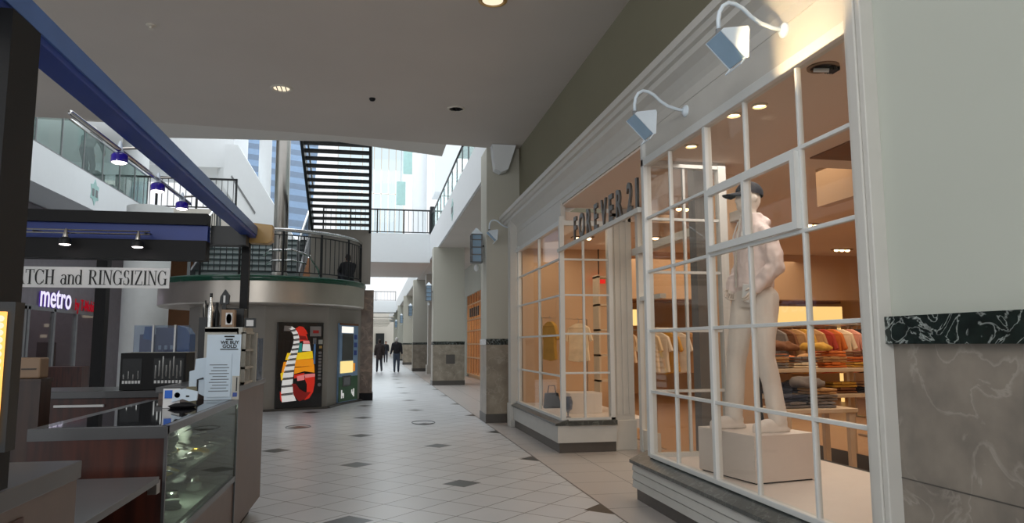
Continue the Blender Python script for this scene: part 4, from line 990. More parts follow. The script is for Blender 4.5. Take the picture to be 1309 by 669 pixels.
rack(4.45, 5.9, 11.6, 1.75, ['cream', 'white', 'ochre', 'white', 'tan', 'black', 'olive', 'cream'], 'steel clothes rail seen through the left panes of the near bay', 'the rail beyond the left panes', .7)
rack(7.4, 9.6, 13.2, 1.82, ['brown', 'orange', 'cream', 'tan', 'brown', 'rose', 'orange', 'brown', 'grey'], 'steel clothes rail under the lit ceiling beam', 'the rail under the lit beam', .4)
rack(4.75, 6.0, 15.6, 1.8, ['cream', 'rose', 'white', 'ochre', 'cream', 'tan'], 'steel clothes rail farthest back near the inner wall', 'the farthest rail', .5)
def table(x0, x1, y0, y1, hs, lab):
    t = thing('display_table', lab, 'table', ((x0 + x1) / 2, (y0 + y1) / 2, .012))
    for h in hs: box((x0, y0, h - .045), (x1, y1, h)).build('tier', 'tablewood', t, bevel=.005)
    for x in (x0 + .04, x1 - .1):
        for y in (y0 + .02, y1 - .08): box((x, y, .012), (x + .06, y + .06, hs[0] - .045)).build('leg', 'tablewood', t)
    return t
table(4.75, 6.5, 8.2, 9.0, [1.18, .86], 'pale two-tier display table piled with clothes behind the mannequin')
table(4.35, 5.25, 7.2, 7.75, [.78], 'low pale nesting table in front of the clothing table')
def folded(x, y, z, col, lab, grp, w=.34, d=.3, h=.07):
    t = thing('folded_garment', lab, 'folded clothes', (x, y, z), random.uniform(-.25, .25), grp)
    b = MB(); n = 10
    prof = []
    for k in range(2):
        z0 = k * h / 2
        prof.append((z0 + .004, z0 + h / 2 - .004))
    for a, c in prof: b.box((-w / 2 + random.uniform(0, .02), -d / 2 + random.uniform(0, .02), a), (w / 2 - random.uniform(0, .02), d / 2, c))
    o = b.build('folds', CM[col], t, local=True, bevel=.014); 
    MB().box((-.06, -d / 2 - .002, h * .55), (.06, -d / 2 + .1, h + .004)).build('collar', CM[col], t, local=True, bevel=.01)
    return t
for i, (x, cols) in enumerate(((4.98, ('grey', 'tan', 'grey')), (5.38, ('cream', 'grey')), (5.78, ('orange', 'tan', 'orange')), (6.2, ('ochre', 'orange', 'brown')))):
    for k, c in enumerate(cols): folded(x, 8.45, 1.181 + k * .071, c, f'{c} folded garment, {ORD[k]} from the bottom of the {ORD[i]} pile on the upper tier', 'folded piles on the upper tier')
for i, (x, cols) in enumerate(((5.0, ('navy', 'navy')), (5.45, ('navy', 'grey')), (5.9, ('brown', 'ochre')), (6.28, ('black', 'tan')))):
    for k, c in enumerate(cols): folded(x, 8.45, .861 + k * .071, c, f'{c} folded garment, {ORD[k]} from the bottom of the {ORD[i]} pile on the lower tier', 'folded piles on the lower tier')
for i, (x, cols) in enumerate(((4.56, ('grey', 'navy')), (4.93, ('grey', 'grey', 'tan')))):
    for k, c in enumerate(cols): folded(x, 7.46, .781 + k * .071, c, f'{c} folded garment, {ORD[k]} from the bottom of the {ORD[i]} pile on the low table', 'folded piles on the low table')
# crumpled heaps lying on the tiers
def heap(x, y, z, r, col, lab):
    e = [('E', (random.uniform(-.5, .5) * r, random.uniform(-.3, .3) * r, r * .18), (r * random.uniform(.4, .7), r * random.uniform(.35, .5), r * random.uniform(.22, .42))) for _ in range(6)]
    me = remesh(e, .025, 1, .035, 7, flat=.0); me.materials.append(CM[col]); o = bpy.data.objects.new('crumpled_garment', me); COL.objects.link(o); o.location = (x, y, z)
    W[o] = Matrix.Translation((x, y, z)); return tag(o, lab, 'garment', 'crumpled clothes on the display table')
heap(4.92, 8.80, 1.182, .26, 'grey', 'grey crumpled jacket at the left end of the upper tier')
heap(5.40, 8.82, 1.182, .34, 'orange', 'orange crumpled knit in the middle of the upper tier')
heap(5.85, 8.84, 1.182, .32, 'tan', 'tan crumpled knit near the right end of the upper tier')
heap(5.12, 8.38, 1.40, .22, 'brown', 'brown crumpled scarf heaped on the front piles of the upper tier')
heap(5.58, 8.36, 1.40, .22, 'ochre', 'ochre crumpled knit spilling over the front piles of the upper tier')
heap(5.5, 8.78, .862, .26, 'black', 'black crumpled top pushed back on the lower tier')
heap(4.75, 7.44, 1.0, .24, 'grey', 'grey crumpled top on the piles of the low table')
# items in the far bay
tag(MB().box((2.98, 10.9, .43), (3.5, 11.35, .74)).build('display_box', 'platform', bevel=.005), 'cream display box on the far bay platform', 'box')
t = thing('handbag', 'dark handbag standing on the far bay platform', 'bag', (2.95, 11.9, .43))
MB().prism([(2.8, 11.85, .43), (3.1, 11.85, .43), (3.06, 11.9, .68), (2.84, 11.9, .68)], (0, .1, 0)).build('bag_body', 'blackpaint', t, bevel=.015)
MB().tube([(2.88, 11.93, .68), (2.9, 11.93, .80), (3.0, 11.93, .80), (3.02, 11.93, .68)], .009, 6).build('strap', 'blackpaint', t)
tag(MB().lathe([(.03, 0), (.05, .005), (.012, .02), (.012, .08), (.06, .12), (.075, .22), (.05, .3), (.045, .3), (.068, .22), (.055, .125), (0, .11)], (2.80, 10.35, .43), 20).build('glass_vase', 'acrylic', smooth=True), 'clear glass goblet near the front pane of the far bay', 'vase')
hang((3.05, 12.4, 1.98), .3, 'ochre', 'ochre garment hanging alone in the far bay', 'garments in the far bay')
hang((3.6, 12.5, 1.95), .9, 'cream', 'cream garment hanging at the back of the far bay', 'garments in the far bay')
t = thing('hanging_bar', 'steel bar holding the two far bay garments', 'clothes rail', (3.3, 12.45, .43))
MB().tube([(2.9, 12.4, .43), (2.9, 12.4, 1.96), (3.75, 12.5, 1.93), (3.75, 12.5, .43)], .012, 8).build('bar', 'steel', t, smooth=True)
t = thing('wooden_shelf_unit', 'pale open shelf unit behind the far bay', 'shelf', (3.75, 10.9, 0))
for x in (3.5, 3.95): MB().box((x, 11.0, .43), (x + .03, 11.3, 2.6)).build('side', 'tablewood', t)
for z in (.9, 1.3, 1.7, 2.1, 2.55): MB().box((3.5, 11.0, z), (3.98, 11.3, z + .03)).build('shelf', 'tablewood', t)

# ------------------------------------------------------------------ orange lit shop down the gallery
t = thing('window_4', 'orange lit shop window between the first two pillars', 'window', (4.3, 31.5, 0), 0, None, 'structure')
MB().box((6.8, 29, 0), (6.9, 34, 3.8)).box((4.45, 28.9, 0), (6.9, 29, 3.8)).box((4.45, 34, 0), (6.9, 34.1, 3.8)).box((4.45, 29, 3.75), (6.9, 34, 3.8)).box((4.4, 29, .0), (6.9, 34, .15)).build('interior_shell', 'copper', t)
b = MB()
for k in range(7): b.box((4.33, 29 + k * .833 - .03, .15), (4.39, 29 + k * .833 + .03, 3.75))
for z in (.15, .9, 1.5, 2.1, 2.6, 3.3): b.box((4.33, 29, z - .03), (4.39, 34, z + .03))
b.build('frame', 'copper', t); box((4.355, 29, .15), (4.365, 34, 3.75)).build('glass', 'glass', t)
b = MB()
for k in range(5): b.box((4.30, 30.2 + k * .62, 2.72), (4.34, 30.45 + k * .62, 3.12))
b.build('dark_raised_bars', 'dark', t)

# ================================================================== KIOSK
KX = -1.0
# canopy frame
t = thing('kiosk_canopy', 'blue and black overhead frame of the watch and jewelry kiosk', 'kiosk frame', (-2, 4.3, 1.1))
box((-1.17, 2.13, 1.105), (-1.0, 2.3, 2.432)).build('front_post', 'blackpaint', t)
box((-1.15, 6.56, 1.19), (-1.085, 6.64, 2.43)).build('rear_post', 'blackpaint', t)
MB().box((-1.13, .2, 2.43), (-1.03, 6.62, 2.53)).build('side_beam', 'blue', t, bevel=.004)
MB().box((-1.03, .2, 2.455), (-1.022, 6.6, 2.528)).build('beam_lit_face', 'bluegrey', t)  # lighter blue strip, atrium light on the beam side put into its colour
MB().box((-4.2, 6.2, 2.48), (-1.365, 6.34, 2.575)).build('header_top_band', 'blackpaint', t)
MB().box((-4.2, 6.24, 2.35), (-1.365, 6.34, 2.48)).build('header_blue_band', 'headerblue', t)
MB().box((-4.2, 6.2, 2.19), (-1.365, 6.34, 2.35)).build('header_lower_band', 'blackpaint', t)
MB().box((-1.365, 6.35, 2.34), (-1.08, 6.5, 2.5)).build('corner_bracket', 'dark', t)
MB().prism([(-1.09, 6.55, 2.39), (-.93, 6.55, 2.385), (-.895, 6.55, 2.41), (-.895, 6.55, 2.55), (-1.09, 6.55, 2.57)], (0, .12, 0)).build('wood_corner_block', 'gold', t, bevel=.005)
MB().box((-4.2, .2, 2.4), (-4.1, 6.3, 2.55)).build('far_side_beam', 'blackpaint', t)
# white banner with serif lettering under the header
t = thing('kiosk_banner', 'white banner reading watch and ringsizing in black serif letters', 'sign', (-2.25, 6.22, 1.96))
MB().box((-2.96, 6.205, 1.955), (-1.632, 6.215, 2.118)).build('board', 'signwhite', t)
def serif_glyphs():
    G = {}
    def seg(b, x0, z0, x1, z1, w):  # slanted or upright stroke, horizontal width w
        b.append([(x0 - w / 2, z0), (x0 + w / 2, z0), (x1 + w / 2, z1), (x1 - w / 2, z1)])
    def bar(b, x0, x1, z, h): b.append([(x0, z), (x1, z), (x1, z + h), (x0, z + h)])
    def arc(b, cx, cz, rx, rz, a0, a1, thick, thin, n=20):
        for i in range(n):
            p, q = radians(a0 + (a1 - a0) * i / n), radians(a0 + (a1 - a0) * (i + 1) / n)
            def io(a):
                w = thin + (thick - thin) * abs(cos(a)); return (cx + rx * cos(a), cz + rz * sin(a)), (cx + (rx - w) * cos(a), cz + (rz - thin) * sin(a))
            (o1, i1), (o2, i2) = io(p), io(q); b.append([o1, o2, i2, i1])
    T, t_, S = .135, .045, .035
    b = []; seg(b, .22, 1, .38, 0, T); seg(b, .38, 0, .54, .95, t_); seg(b, .5, 1, .68, 0, T); seg(b, .68, 0, .86, 1, t_); [bar(b, x - .12, x + .12, 1 - S, S) for x in (.2, .5, .88)]; G['W'] = (b, 1.02)
    b = []; seg(b, .14, 0, .40, .98, t_); seg(b, .38, 1, .66, 0, T); bar(b, .24, .54, .33, t_); bar(b, .02, .26, 0, S); bar(b, .52, .80, 0, S); G['A'] = (b, .80)
    b = []; seg(b, .36, 0, .36, 1, T); bar(b, .03, .69, 1 - S, S); bar(b, .22, .50, 0, S); seg(b, .045, .76, .045, 1, S); seg(b, .675, .76, .675, 1, S); G['T'] = (b, .72)
    b = []; arc(b, .40, .5, .37, .52, 42, 318, T, t_); seg(b, .68, .7, .68, .98, S); seg(b, .68, .1, .70, .3, S); G['C'] = (b, .76)
    b = []; seg(b, .18, 0, .18, 1, T); seg(b, .64, 0, .64, 1, T); bar(b, .18, .64, .48, t_); [bar(b, x - .14, x + .14, z, S) for x in (.18, .64) for z in (0, 1 - S)]; G['H'] = (b, .82)
    b = []; seg(b, .18, 0, .18, 1, T); arc(b, .36, .74, .28, .26, -90, 90, T, t_, 12); bar(b, .18, .38, 1 - t_, t_); bar(b, .18, .38, .48, t_); seg(b, .38, .48, .68, 0, T); bar(b, .04, .32, 0, S); bar(b, .04, .2, 1 - S, S); bar(b, .6, .80, 0, S); G['R'] = (b, .80)
    b = []; seg(b, .18, 0, .18, 1, T); bar(b, .04, .32, 0, S); bar(b, .04, .32, 1 - S, S); G['I'] = (b, .36)
    b = []; seg(b, .13, 0, .13, 1, t_); seg(b, .16, 1, .66, 0, T); seg(b, .66, 0, .66, 1, t_); bar(b, .02, .26, 0, S); bar(b, .02, .2, 1 - S, S); bar(b, .54, .78, 1 - S, S); G['N'] = (b, .80)
    b = []; arc(b, .40, .5, .37, .52, 42, 330, T, t_); seg(b, .66, .02, .66, .44, T); bar(b, .5, .80, .42, S); seg(b, .67, .7, .67, .98, S); G['G'] = (b, .82)
    b = []; arc(b, .28, .75, .22, .27, 40, 265, T, t_, 14); arc(b, .30, .26, .24, .28, -140, 85, T, t_, 14); seg(b, .46, .72, .46, .98, S); seg(b, .08, .02, .08, .3, S); G['S'] = (b, .56)
    b = []; seg(b, .12, .02, .56, .98, T); bar(b, .04, .62, 1 - t_, t_); bar(b, .04, .66, 0, t_); seg(b, .07, .75, .07, 1, S); seg(b, .64, 0, .64, .26, S); G['Z'] = (b, .70)
    b = []; arc(b, .24, .2, .21, .22, 0, 360, .1, t_, 18); seg(b, .42, 0, .42, .5, .11); arc(b, .26, .46, .215, .22, 0, 150, .1, t_, 10); bar(b, .40, .54, 0, S); G['a'] = (b, .55)
    b = []; seg(b, .12, 0, .12, .66, .11); arc(b, .30, .42, .22, .25, 0, 150, .11, t_, 10); seg(b, .465, 0, .465, .44, .11); bar(b, .0, .24, 0, S); bar(b, .36, .58, 0, S); bar(b, .0, .12, .63, S); G['n'] = (b, .60)
    b = []; arc(b, .26, .32, .24, .34, 0, 360, .11, t_, 20); seg(b, .46, 0, .46, 1.0, .11); bar(b, .34, .5, .97, S); bar(b, .46, .58, 0, S); G['d'] = (b, .60)
    return G
SG = serif_glyphs()
def serif_text(txt, x0, x1, z, h, y, parent, mat):
    tot = sum(SG[c][1] if c != ' ' else .42 for c in txt); k = (x1 - x0) / tot; x = x0
    b = MB()
    for c in txt:
        if c == ' ': x += .42 * k; continue
        for i, qd in enumerate(SG[c][0]): b.prism([(x + u * k, y - .0004 * (i % 5), z + v * h) for u, v in qd], (0, .003, 0))
        x += SG[c][1] * k
    b.build('lettering', mat, parent)
serif_text('WATCH and RINGSIZING', -2.85, -1.648, 1.980, .116, 6.201, t, 'ink')
# lighting tracks and heads
t = thing('light_track', 'slim chrome lighting rod slung beside the blue beam', 'light track', (-1.2, 4, 2.4))
MB().tube([(-1.2, 3.05, 2.42), (-1.2, 4.95, 2.42)], .011, 8).build('rod', 'chrome', t, smooth=True)
for y in (3.62, 4.24, 4.76): MB().tube([(-1.2, y, 2.428), (-1.05, y, 2.44)], .006, 6).build('cross_arm', 'steel', t)
def head(loc, lab, grp, k=1.0, shade='purple'):
    t = thing('spotlight', lab, 'spotlight', loc, 0, grp)
    MB().lathe([(.005 * k, .02 * k), (.012 * k, .0), (.022 * k, -.05 * k), (.02 * k, -.062 * k)], (0, 0, 0), 16).build('socket', 'lampwhite' if shade == 'purple' else 'steel', t, local=True, smooth='auto')
    MB().lathe([(.02 * k, -.05 * k), (.040 * k, -.060 * k), (.047 * k, -.072 * k), (.047 * k, -.112 * k), (.042 * k, -.112 * k), (.042 * k, -.075 * k), (.018 * k, -.064 * k)], (0, 0, 0), 24).build('shade', shade, t, local=True, smooth='auto')
    MB().lathe([(.042 * k, -.111 * k), (.03 * k, -.118 * k), (0, -.12 * k)], (0, 0, 0), 20).build('lens', 'led', t, local=True, smooth=True)
    return t
h0 = head((-1.2, 3.62, 2.45), 'violet bell spotlight on the chrome rod, nearest of three', 'violet spotlights on the kiosk rod', .8)
dup(h0, (-1.2, 4.24, 2.443), 0, 'violet bell spotlight on the chrome rod, middle of three'); dup(h0, (-1.2, 4.76, 2.44), 0, 'violet bell spotlight on the chrome rod, farthest of three')
for x in (-1.2,):
    for y in (3.62, 4.24, 4.76): spot('kiosk_spot', (x, y, 2.32), (0, 0, -1), 5, (1, .95, .9), 75, .5, .03)
t = thing('light_track', 'double chrome track along the blue band of the rear header', 'light track', (-2.2, 6.1, 2.38))
for z in (2.372, 2.396): MB().tube([(-4.1, 6.08, z), (-1.76, 6.08, z)], .006, 6).build('rail', 'chrome', t)
for x in (-2.6, -1.8): MB().tube([(x, 6.08, 2.384), (x, 6.24, 2.40)], .006, 6).build('stand_off', 'dark', t)
h1 = head((-2.36, 6.06, 2.385), 'small dark spotlight on the header track, above the word watch', 'spotlights on the header track', .95, 'dark')
dup(h1, (-1.84, 6.06, 2.375), 0, 'small dark spotlight on the header track, above the end of the banner')
# near counter with post and lit frame
t = thing('kiosk_counter', 'brown counter with grey top at the lower left edge', 'counter', (-1.4, 2.2, 0))
box((-1.9, .9, 1.04), (-1.0, 2.83, 1.10)).build('worktop', 'greylam', t, bevel=.003)
box((-1.88, .95, .1), (-1.01, 2.82, 1.04)).build('cabinet', 'taupe', t); box((-1.009, .95, .1), (-1.003, 2.42, 1.0)).build('side_panel', 'mahogany', t); box((-1.85, 1, 0), (-1.06, 2.78, .1)).build('kick', 'blackpaint', t)
t = thing('lit_display_frame', 'dark framed light box glowing amber at the left edge', 'light box', (-1.02, 2.05, 1.1))
MB().box((-1.25, 2.01, 1.24), (-.886, 2.06, 1.61)).box((-1.1, 2.06, 1.2), (-1.02, 2.13, 1.5)).build('frame', 'dark', t)
MB().box((-1.2, 1.998, 1.26), (-.903, 2.01, 1.585)).build('lit_strip', 'amber', t)
b = MB()
for k in range(18): b.ell((-.911, 1.997, 1.27 + k * .0175), (.008, .005, .008), None, 8, 6)
b.build('bulb_row', 'warmdim', t)
# low gate shelf between the counters
t = thing('gate_shelf', 'low grey hinged shelf between the two counters', 'gate', (-1.3, 3.3, .8))
box((-1.7, 2.86, .845), (-1.0, 3.80, .875)).build('shelf_top', 'greylam', t, bevel=.002)
box((-1.72, 2.86, 0), (-1.66, 3.86, .845)).build('inner_panel', 'blackpaint', t); MB().box((-1.05, 3.80, .79), (-1.01, 3.86, .85)).build('hinge', 'steel', t)
# glass topped showcase
SY0, SY1 = 3.91, 5.80
t = thing('jewelry_showcase', 'mahogany jewelry showcase with black glass top and glass side', 'showcase', (-1.35, 4.85, 0))
box((-1.63, SY0, .1), (-1.014, SY0 + .03, 1.042)).build('end_panel', 'mahogany', t)
box((-1.628, SY0 + .03, .1), (-1.6, 5.79, 1.04)).build('back_panel', 'mahogany', t)
box((-1.63, SY0 + .03, .1), (-1.01, SY1, .5)).build('plinth_cabinet', 'taupe', t)
MB().box((-1.63, SY0 - .005, 1.042), (-1.0, SY0 + .03, 1.10)).box((-1.63, SY0 + .03, 1.043), (-1.56, 5.79, 1.10)).box((-1.03, SY0, 1.06), (-1.0, SY1, 1.10)).box((-1.0, SY0 - .003, .1), (-1.014, SY0 + .012, 1.042)).box((-1.03, SY0, .49), (-1.0, SY1, .53)).build('metal_trim', 'greylam', t)
box((-1.56, SY0 + .03, 1.075), (-1.03, SY1, 1.102)).build('glass_top', 'blackglass', t)
box((-1.012, SY0 + .03, .53), (-1.006, SY1, 1.06)).build('side_glass', 'caseglass', t)
MB().prism([(-1.55, SY0 + .06, .96), (-1.03, SY0 + .06, .80), (-1.03, SY0 + .06, .785), (-1.55, SY0 + .06, .78)], (0, SY1 - SY0 - .1, 0)).build('upper_tray', 'velvet', t)
MB().box((-1.55, SY0 + .06, .52), (-1.04, SY1 - .05, .545)).build('lower_tray', 'velvet', t)
point('showcase_glow', (-1.2, 4.9, .99), 4.5, (1, .95, .85), .05)
point('showcase_glow', (-1.15, 4.8, .72), 2.0, (.95, 1, .85), .05)
# jewelry inside
def ring_piece(loc, r, m, lab, grp, flat=False):
    t = thing('bracelet', lab, 'jewelry', loc, random.uniform(0, 3), grp)
    n = 20; MB().tube([(r * cos(2 * pi * i / n), r * sin(2 * pi * i / n) * (.8), .0) for i in range(n)], .0115, 7, True).build('band', m, t, local=True, smooth=True)
    MB().ell((r, 0, .004), (.016, .013, .009), None, 10, 6).build('charm', m, t, local=True, smooth=True)
    return t
k = 0
for i in range(9):
    for j in range(3):
        y = SY0 + .14 + i * .19 + random.uniform(-.02, .02); x = -1.08 - j * .14
        z = .80 + (-1.03 - x) * .3077 + .012
        m = 'goldj' if (i + j) % 5 == 0 else 'silver'
        o = ring_piece((x, y, z), random.uniform(.044, .062), m, f"{'gold' if m == 'goldj' else 'silver'} bracelet on the showcase tray, {ORD[i]} from the near end, {['front', 'middle', 'back'][j]} row", 'bracelets in the showcase')
        o.rotation_euler = (0, radians(17), random.uniform(0, 3)); 
for i, y in enumerate((4.35, 4.75, 5.1)):
    t2 = thing('necklace_bust', 'small pale necklace stand, ' + ORD[i] + ' along the showcase tray', 'jewelry stand', (-1.2, y, .862), 0, 'necklace stands')
    MB().lathe([(.04, 0), (.045, .01), (.03, .03), (.05, .07), (.035, .11), (.015, .14), (0, .145)], (0, 0, 0), 16).build('bust', 'velvet', t2, local=True, smooth=True)
    MB().tube([(.043 * cos(a), .043 * sin(a), .08 + .02 * cos(a)) for a in [2 * pi * q / 16 for q in range(16)]], .004, 5, True).build('chain', 'silver', t2, local=True)
tag(MB().prism([(-1.06, 4.02, .825), (-1.03, 4.3, .815), (-1.17, 4.34, .86), (-1.2, 4.05, .868)], (0, 0, .008)).build('price_card', 'yellow'), 'yellow card lying on the showcase tray near the front', 'card')
for i in range(6):
    y = 4.1 + i * .28
    tag(MB().lathe([(.05, 0), (.055, .012), (.04, .03), (.045, .05), (0, .052)], (-1.15 - .08 * (i % 2), y, .545), 16).build('watch_cushion', 'silver' if i % 2 else 'velvet', smooth=True), ['silver', 'grey'][1 - i % 2] + ' watch cushion on the lower showcase shelf, ' + ORD[i] + ' from the near end', 'watch display', 'watch cushions in the showcase')
# end cabinet of the kiosk
t = thing('kiosk_end_cabinet', 'tall taupe end cabinet closing the kiosk counter toward the landing', 'cabinet', (-1.3, 6.5, 0))
box((-1.56, SY1, .12), (-1.005, 7.12, 1.15)).build('carcass', 'taupe', t); box((-1.58, SY1 - .01, 1.15), (-.99, 7.14, 1.19)).build('top', 'greylam', t, bevel=.003)
box((-1.5, SY1 + .05, 0), (-1.08, 7.0, .12)).build('kick', 'blackpaint', t); box((-1.008, SY1 - .005, .1), (-.998, SY1 + .02, 1.15)).build('edge_strip', 'greylam', t)
# things on the showcase and end cabinet
t = thing('paper_notice', 'tall white printed notice propped on the showcase', 'notice', (-1.1, 5.62, 1.104))
NM = Matrix.Translation((-1.085, 5.62, 1.104)) @ Matrix.Rotation(radians(3), 4, 'Z') @ Matrix.Rotation(radians(-4), 4, 'X')
box((-.125, 0, .03), (.125, .012, .475)).bm.free()
MB().box((-.118, 0, .0), (.118, .006, .475), NM).build('sheet', 'paper', t)
MB().box((-.10, -.008, .02), (.06, -.002, .33), NM).build('lower_sheet', 'paper', t)
b = MB()
for i in range(10): b.box((-.09 + .012 * (i % 3), -.010, .06 + i * .021), (.045 - .014 * (i % 2), -.0085, .066 + i * .021), NM)
b.build('fine_print', 'ink2', t)
b = MB()
for i, (a, c) in enumerate(((.0, .07), (.01, .06))): b.box((a, -.003, .455 - i * .022), (c, -.001, .465 - i * .022), NM)
b.box((-.025, -.003, .362), (.10, -.001, .369), NM); b.build('small_lines', 'ink', t)
for s_, z, sz in (('WE BUY', .405, .034), ('GOLD', .376, .036)):
    me = text_mesh(s_, sz, 1.0, .0008, bold=.0008); xs = [v.co.x for v in me.vertices]; me.transform(Matrix.Translation((-(min(xs) + max(xs)) / 2 + .04, 0, 0)))
    put_mesh(me, 'lettering', 'ink', NM @ frame((0, -.0035, z), (1, 0, 0), (0, 0, 1)), t)
MB().box((.07, -.014, .0), (.12, .0, .17), NM).build('pen_holder', 'offwhite', t); MB().box((.078, -.017, .02), (.108, -.0145, .05), NM).build('blue_mark', 'blue', t); MB().box((.098, -.016, .06), (.106, -.0145, .16), NM).build('pen', 'dark', t)
t = thing('paper_sheets', 'smaller white sheets leaning left of the tall notice', 'notice', (-1.25, 5.64, 1.104))
MB().prism([(-1.32, 5.66, 1.19), (-1.32, 5.66, 1.31), (-1.285, 5.66, 1.32), (-1.28, 5.66, 1.40), (-1.2, 5.66, 1.41), (-1.2, 5.66, 1.12)], (0, .006, 0)).build('sheet', 'paper', t)
MB().tube([(-1.26, 5.65, 1.104), (-1.26, 5.65, 1.25), (-1.22, 5.65, 1.26)], .006, 6).build('easel_wire', 'dark', t); MB().box((-1.33, 5.64, 1.104), (-1.26, 5.66, 1.2)).build('green_card', 'olive', t)
# white cabinet with pale shelves standing behind the notice
t = thing('watch_cabinet', 'off-white cabinet with open wooden shelves behind the notice', 'cabinet', (-1.1, 6.3, 1.19))
MB().box((-1.3, 6.0, 1.19), (-1.05, 6.03, 1.63)).box((-1.3, 6.0, 1.60), (-1.02, 6.5, 1.64)).box((-1.06, 6.0, 1.19), (-1.03, 6.04, 1.6)).box((-1.3, 6.45, 1.19), (-.98, 6.5, 1.6)).build('case', 'offwhite', t)
MB().box((-1.25, 6.06, 1.2), (-1.04, 6.45, 1.6)).build('back', 'woodpale', t)
b = MB()
for z in (1.19, 1.31, 1.45, 1.59): b.box((-1.04, 6.04, z), (-1.0, 6.48, z + .018))
for y in (6.04, 6.25, 6.46): b.box((-1.035, y, 1.19), (-1.0, y + .018, 1.6))
b.build('shelf_frames', 'offwhite', t)
tag(box((-1.0, 6.7, 1.19), (-1.06, 6.95, 1.56)).build('acrylic_stand', 'acrylic'), 'clear acrylic stand on the end cabinet beside the wooden shelves', 'stand')
# goods on top of that cabinet
ZT = 1.642
t = thing('photo_frame', 'small dark framed card standing beside the rear kiosk post', 'frame', (-1.0, 6.1, 1.6)); 
MB().box((-1.035, 6.16, ZT), (-.95, 6.19, ZT + .075)).build('frame', 'dark', t); MB().box((-1.02, 6.155, ZT + .01), (-.965, 6.16, ZT + .06)).build('card', 'signwhite', t)
t = thing('picture_box', 'brown framed box with a white oval on the cabinet top', 'box', (-1.16, 6.1, ZT)); MB().box((-1.2, 6.08, ZT), (-1.1, 6.16, ZT + .14)).build('box', 'woodpale', t, bevel=.003); MB().box((-1.165, 6.075, ZT + .02), (-1.115, 6.08, ZT + .115)).build('panel', 'signwhite', t)
MB().lathe([(.016, 0), (.02, 0)], (0, 0, 0), 20, Matrix.Translation((-1.14, 6.073, ZT + .067)) @ Matrix.Diagonal((1, 1, 2, 1)) @ Matrix.Rotation(pi / 2, 4, 'X')).build('oval', 'ink2', t)
def bottle(x, y, z, h, r, m, lab, grp):
    t = thing('bottle', lab, 'bottle', (x, y, z), 0, grp)
    MB().lathe([(r, 0), (r, h * .55), (r * .45, h * .72), (r * .4, h * .9)], (0, 0, 0), 14).build('glass_body', m, t, local=True, smooth='auto')
    MB().lathe([(r * .5, h * .88), (r * .5, h), (0, h)], (0, 0, 0), 12).build('cap', 'dark', t, local=True); return t
bottle(-1.285, 6.1, ZT, .27, .022, 'silver', 'tall pale bottle at the left end of the cabinet top', 'bottles on the watch cabinet')
bottle(-1.255, 6.18, ZT, .2, .024, 'dark', 'short dark bottle behind the tall pale bottle', 'bottles on the watch cabinet')
t = thing('trophy', 'dark pointed ornament with a white centre on the cabinet top', 'ornament', (-1.2, 6.2, ZT))
MB().prism([(-1.24, 6.19, ZT + .19), (-1.17, 6.19, ZT + .19), (-1.165, 6.19, ZT + .26), (-1.2, 6.19, ZT + .31), (-1.235, 6.19, ZT + .25)], (0, .04, 0)).box((-1.22, 6.2, ZT), (-1.19, 6.22, ZT + .19)).box((-1.24, 6.17, ZT), (-1.17, 6.25, ZT + .02)).build('body', 'dark', t); MB().box((-1.21, 6.186, ZT + .2), (-1.195, 6.19, ZT + .26)).build('inlay', 'signwhite', t)
t = thing('tool_caddy', 'dark tool caddy with upright tools at the cabinet edge', 'caddy', (-1.29, 6.25, ZT - .45))
MB().box((-1.37, 6.1, 1.20), (-1.31, 6.3, 1.72)).build('tray', 'dark', t)
for i in range(5): MB().tube([(-1.34, 6.12 + i * .035, 1.72), (-1.345, 6.12 + i * .035, 1.80 + .03 * (i % 3))], .006, 6).build('tool', 'steel' if i % 2 else 'dark', t)
tag(box((-1.22, 6.28, ZT), (-1.06, 6.42, ZT + .16)).build('dark_carton', 'dark', bevel=.004), 'dark carton behind the brown framed box', 'box')
# white folded packet and blue card on a black pad
t = thing('card_stand', 'black pad with a blue card and white folded packet on the glass top', 'card stand', (-1.2, 5.0, 1.104))
MB().lathe([(.075, 0), (.09, .012), (.05, .03), (0, .034)], (0, 0, 0), 20, Matrix.Translation((-1.2, 5.0, 1.104)) @ Matrix.Diagonal((1, .8, 1, 1))).build('pad', 'blackpaint', t, smooth='auto')
MB().box((-1.31, 4.97, 1.104), (-1.21, 4.978, 1.225)).build('card', 'signwhite', t); MB().box((-1.30, 4.966, 1.165), (-1.255, 4.97, 1.215)).build('blue_logo', 'cardblue', t)
MB().prism([(-1.255, 4.955, 1.14), (-1.235, 4.955, 1.215), (-1.18, 4.955, 1.225), (-1.1, 4.955, 1.205), (-1.105, 4.955, 1.15), (-1.15, 4.955, 1.145), (-1.19, 4.955, 1.16)], (0, .02, 0)).build('white_packet', 'paper', t)
b = MB(); b.lathe([(.012, 0), (.017, 0)], (0, 0, 0), 16, Matrix.Translation((-1.222, 4.953, 1.185)) @ Matrix.Rotation(pi / 2, 4, 'X')); b.box((-1.17, 4.952, 1.172), (-1.15, 4.954, 1.182)); b.build('black_marks', 'ink', t)
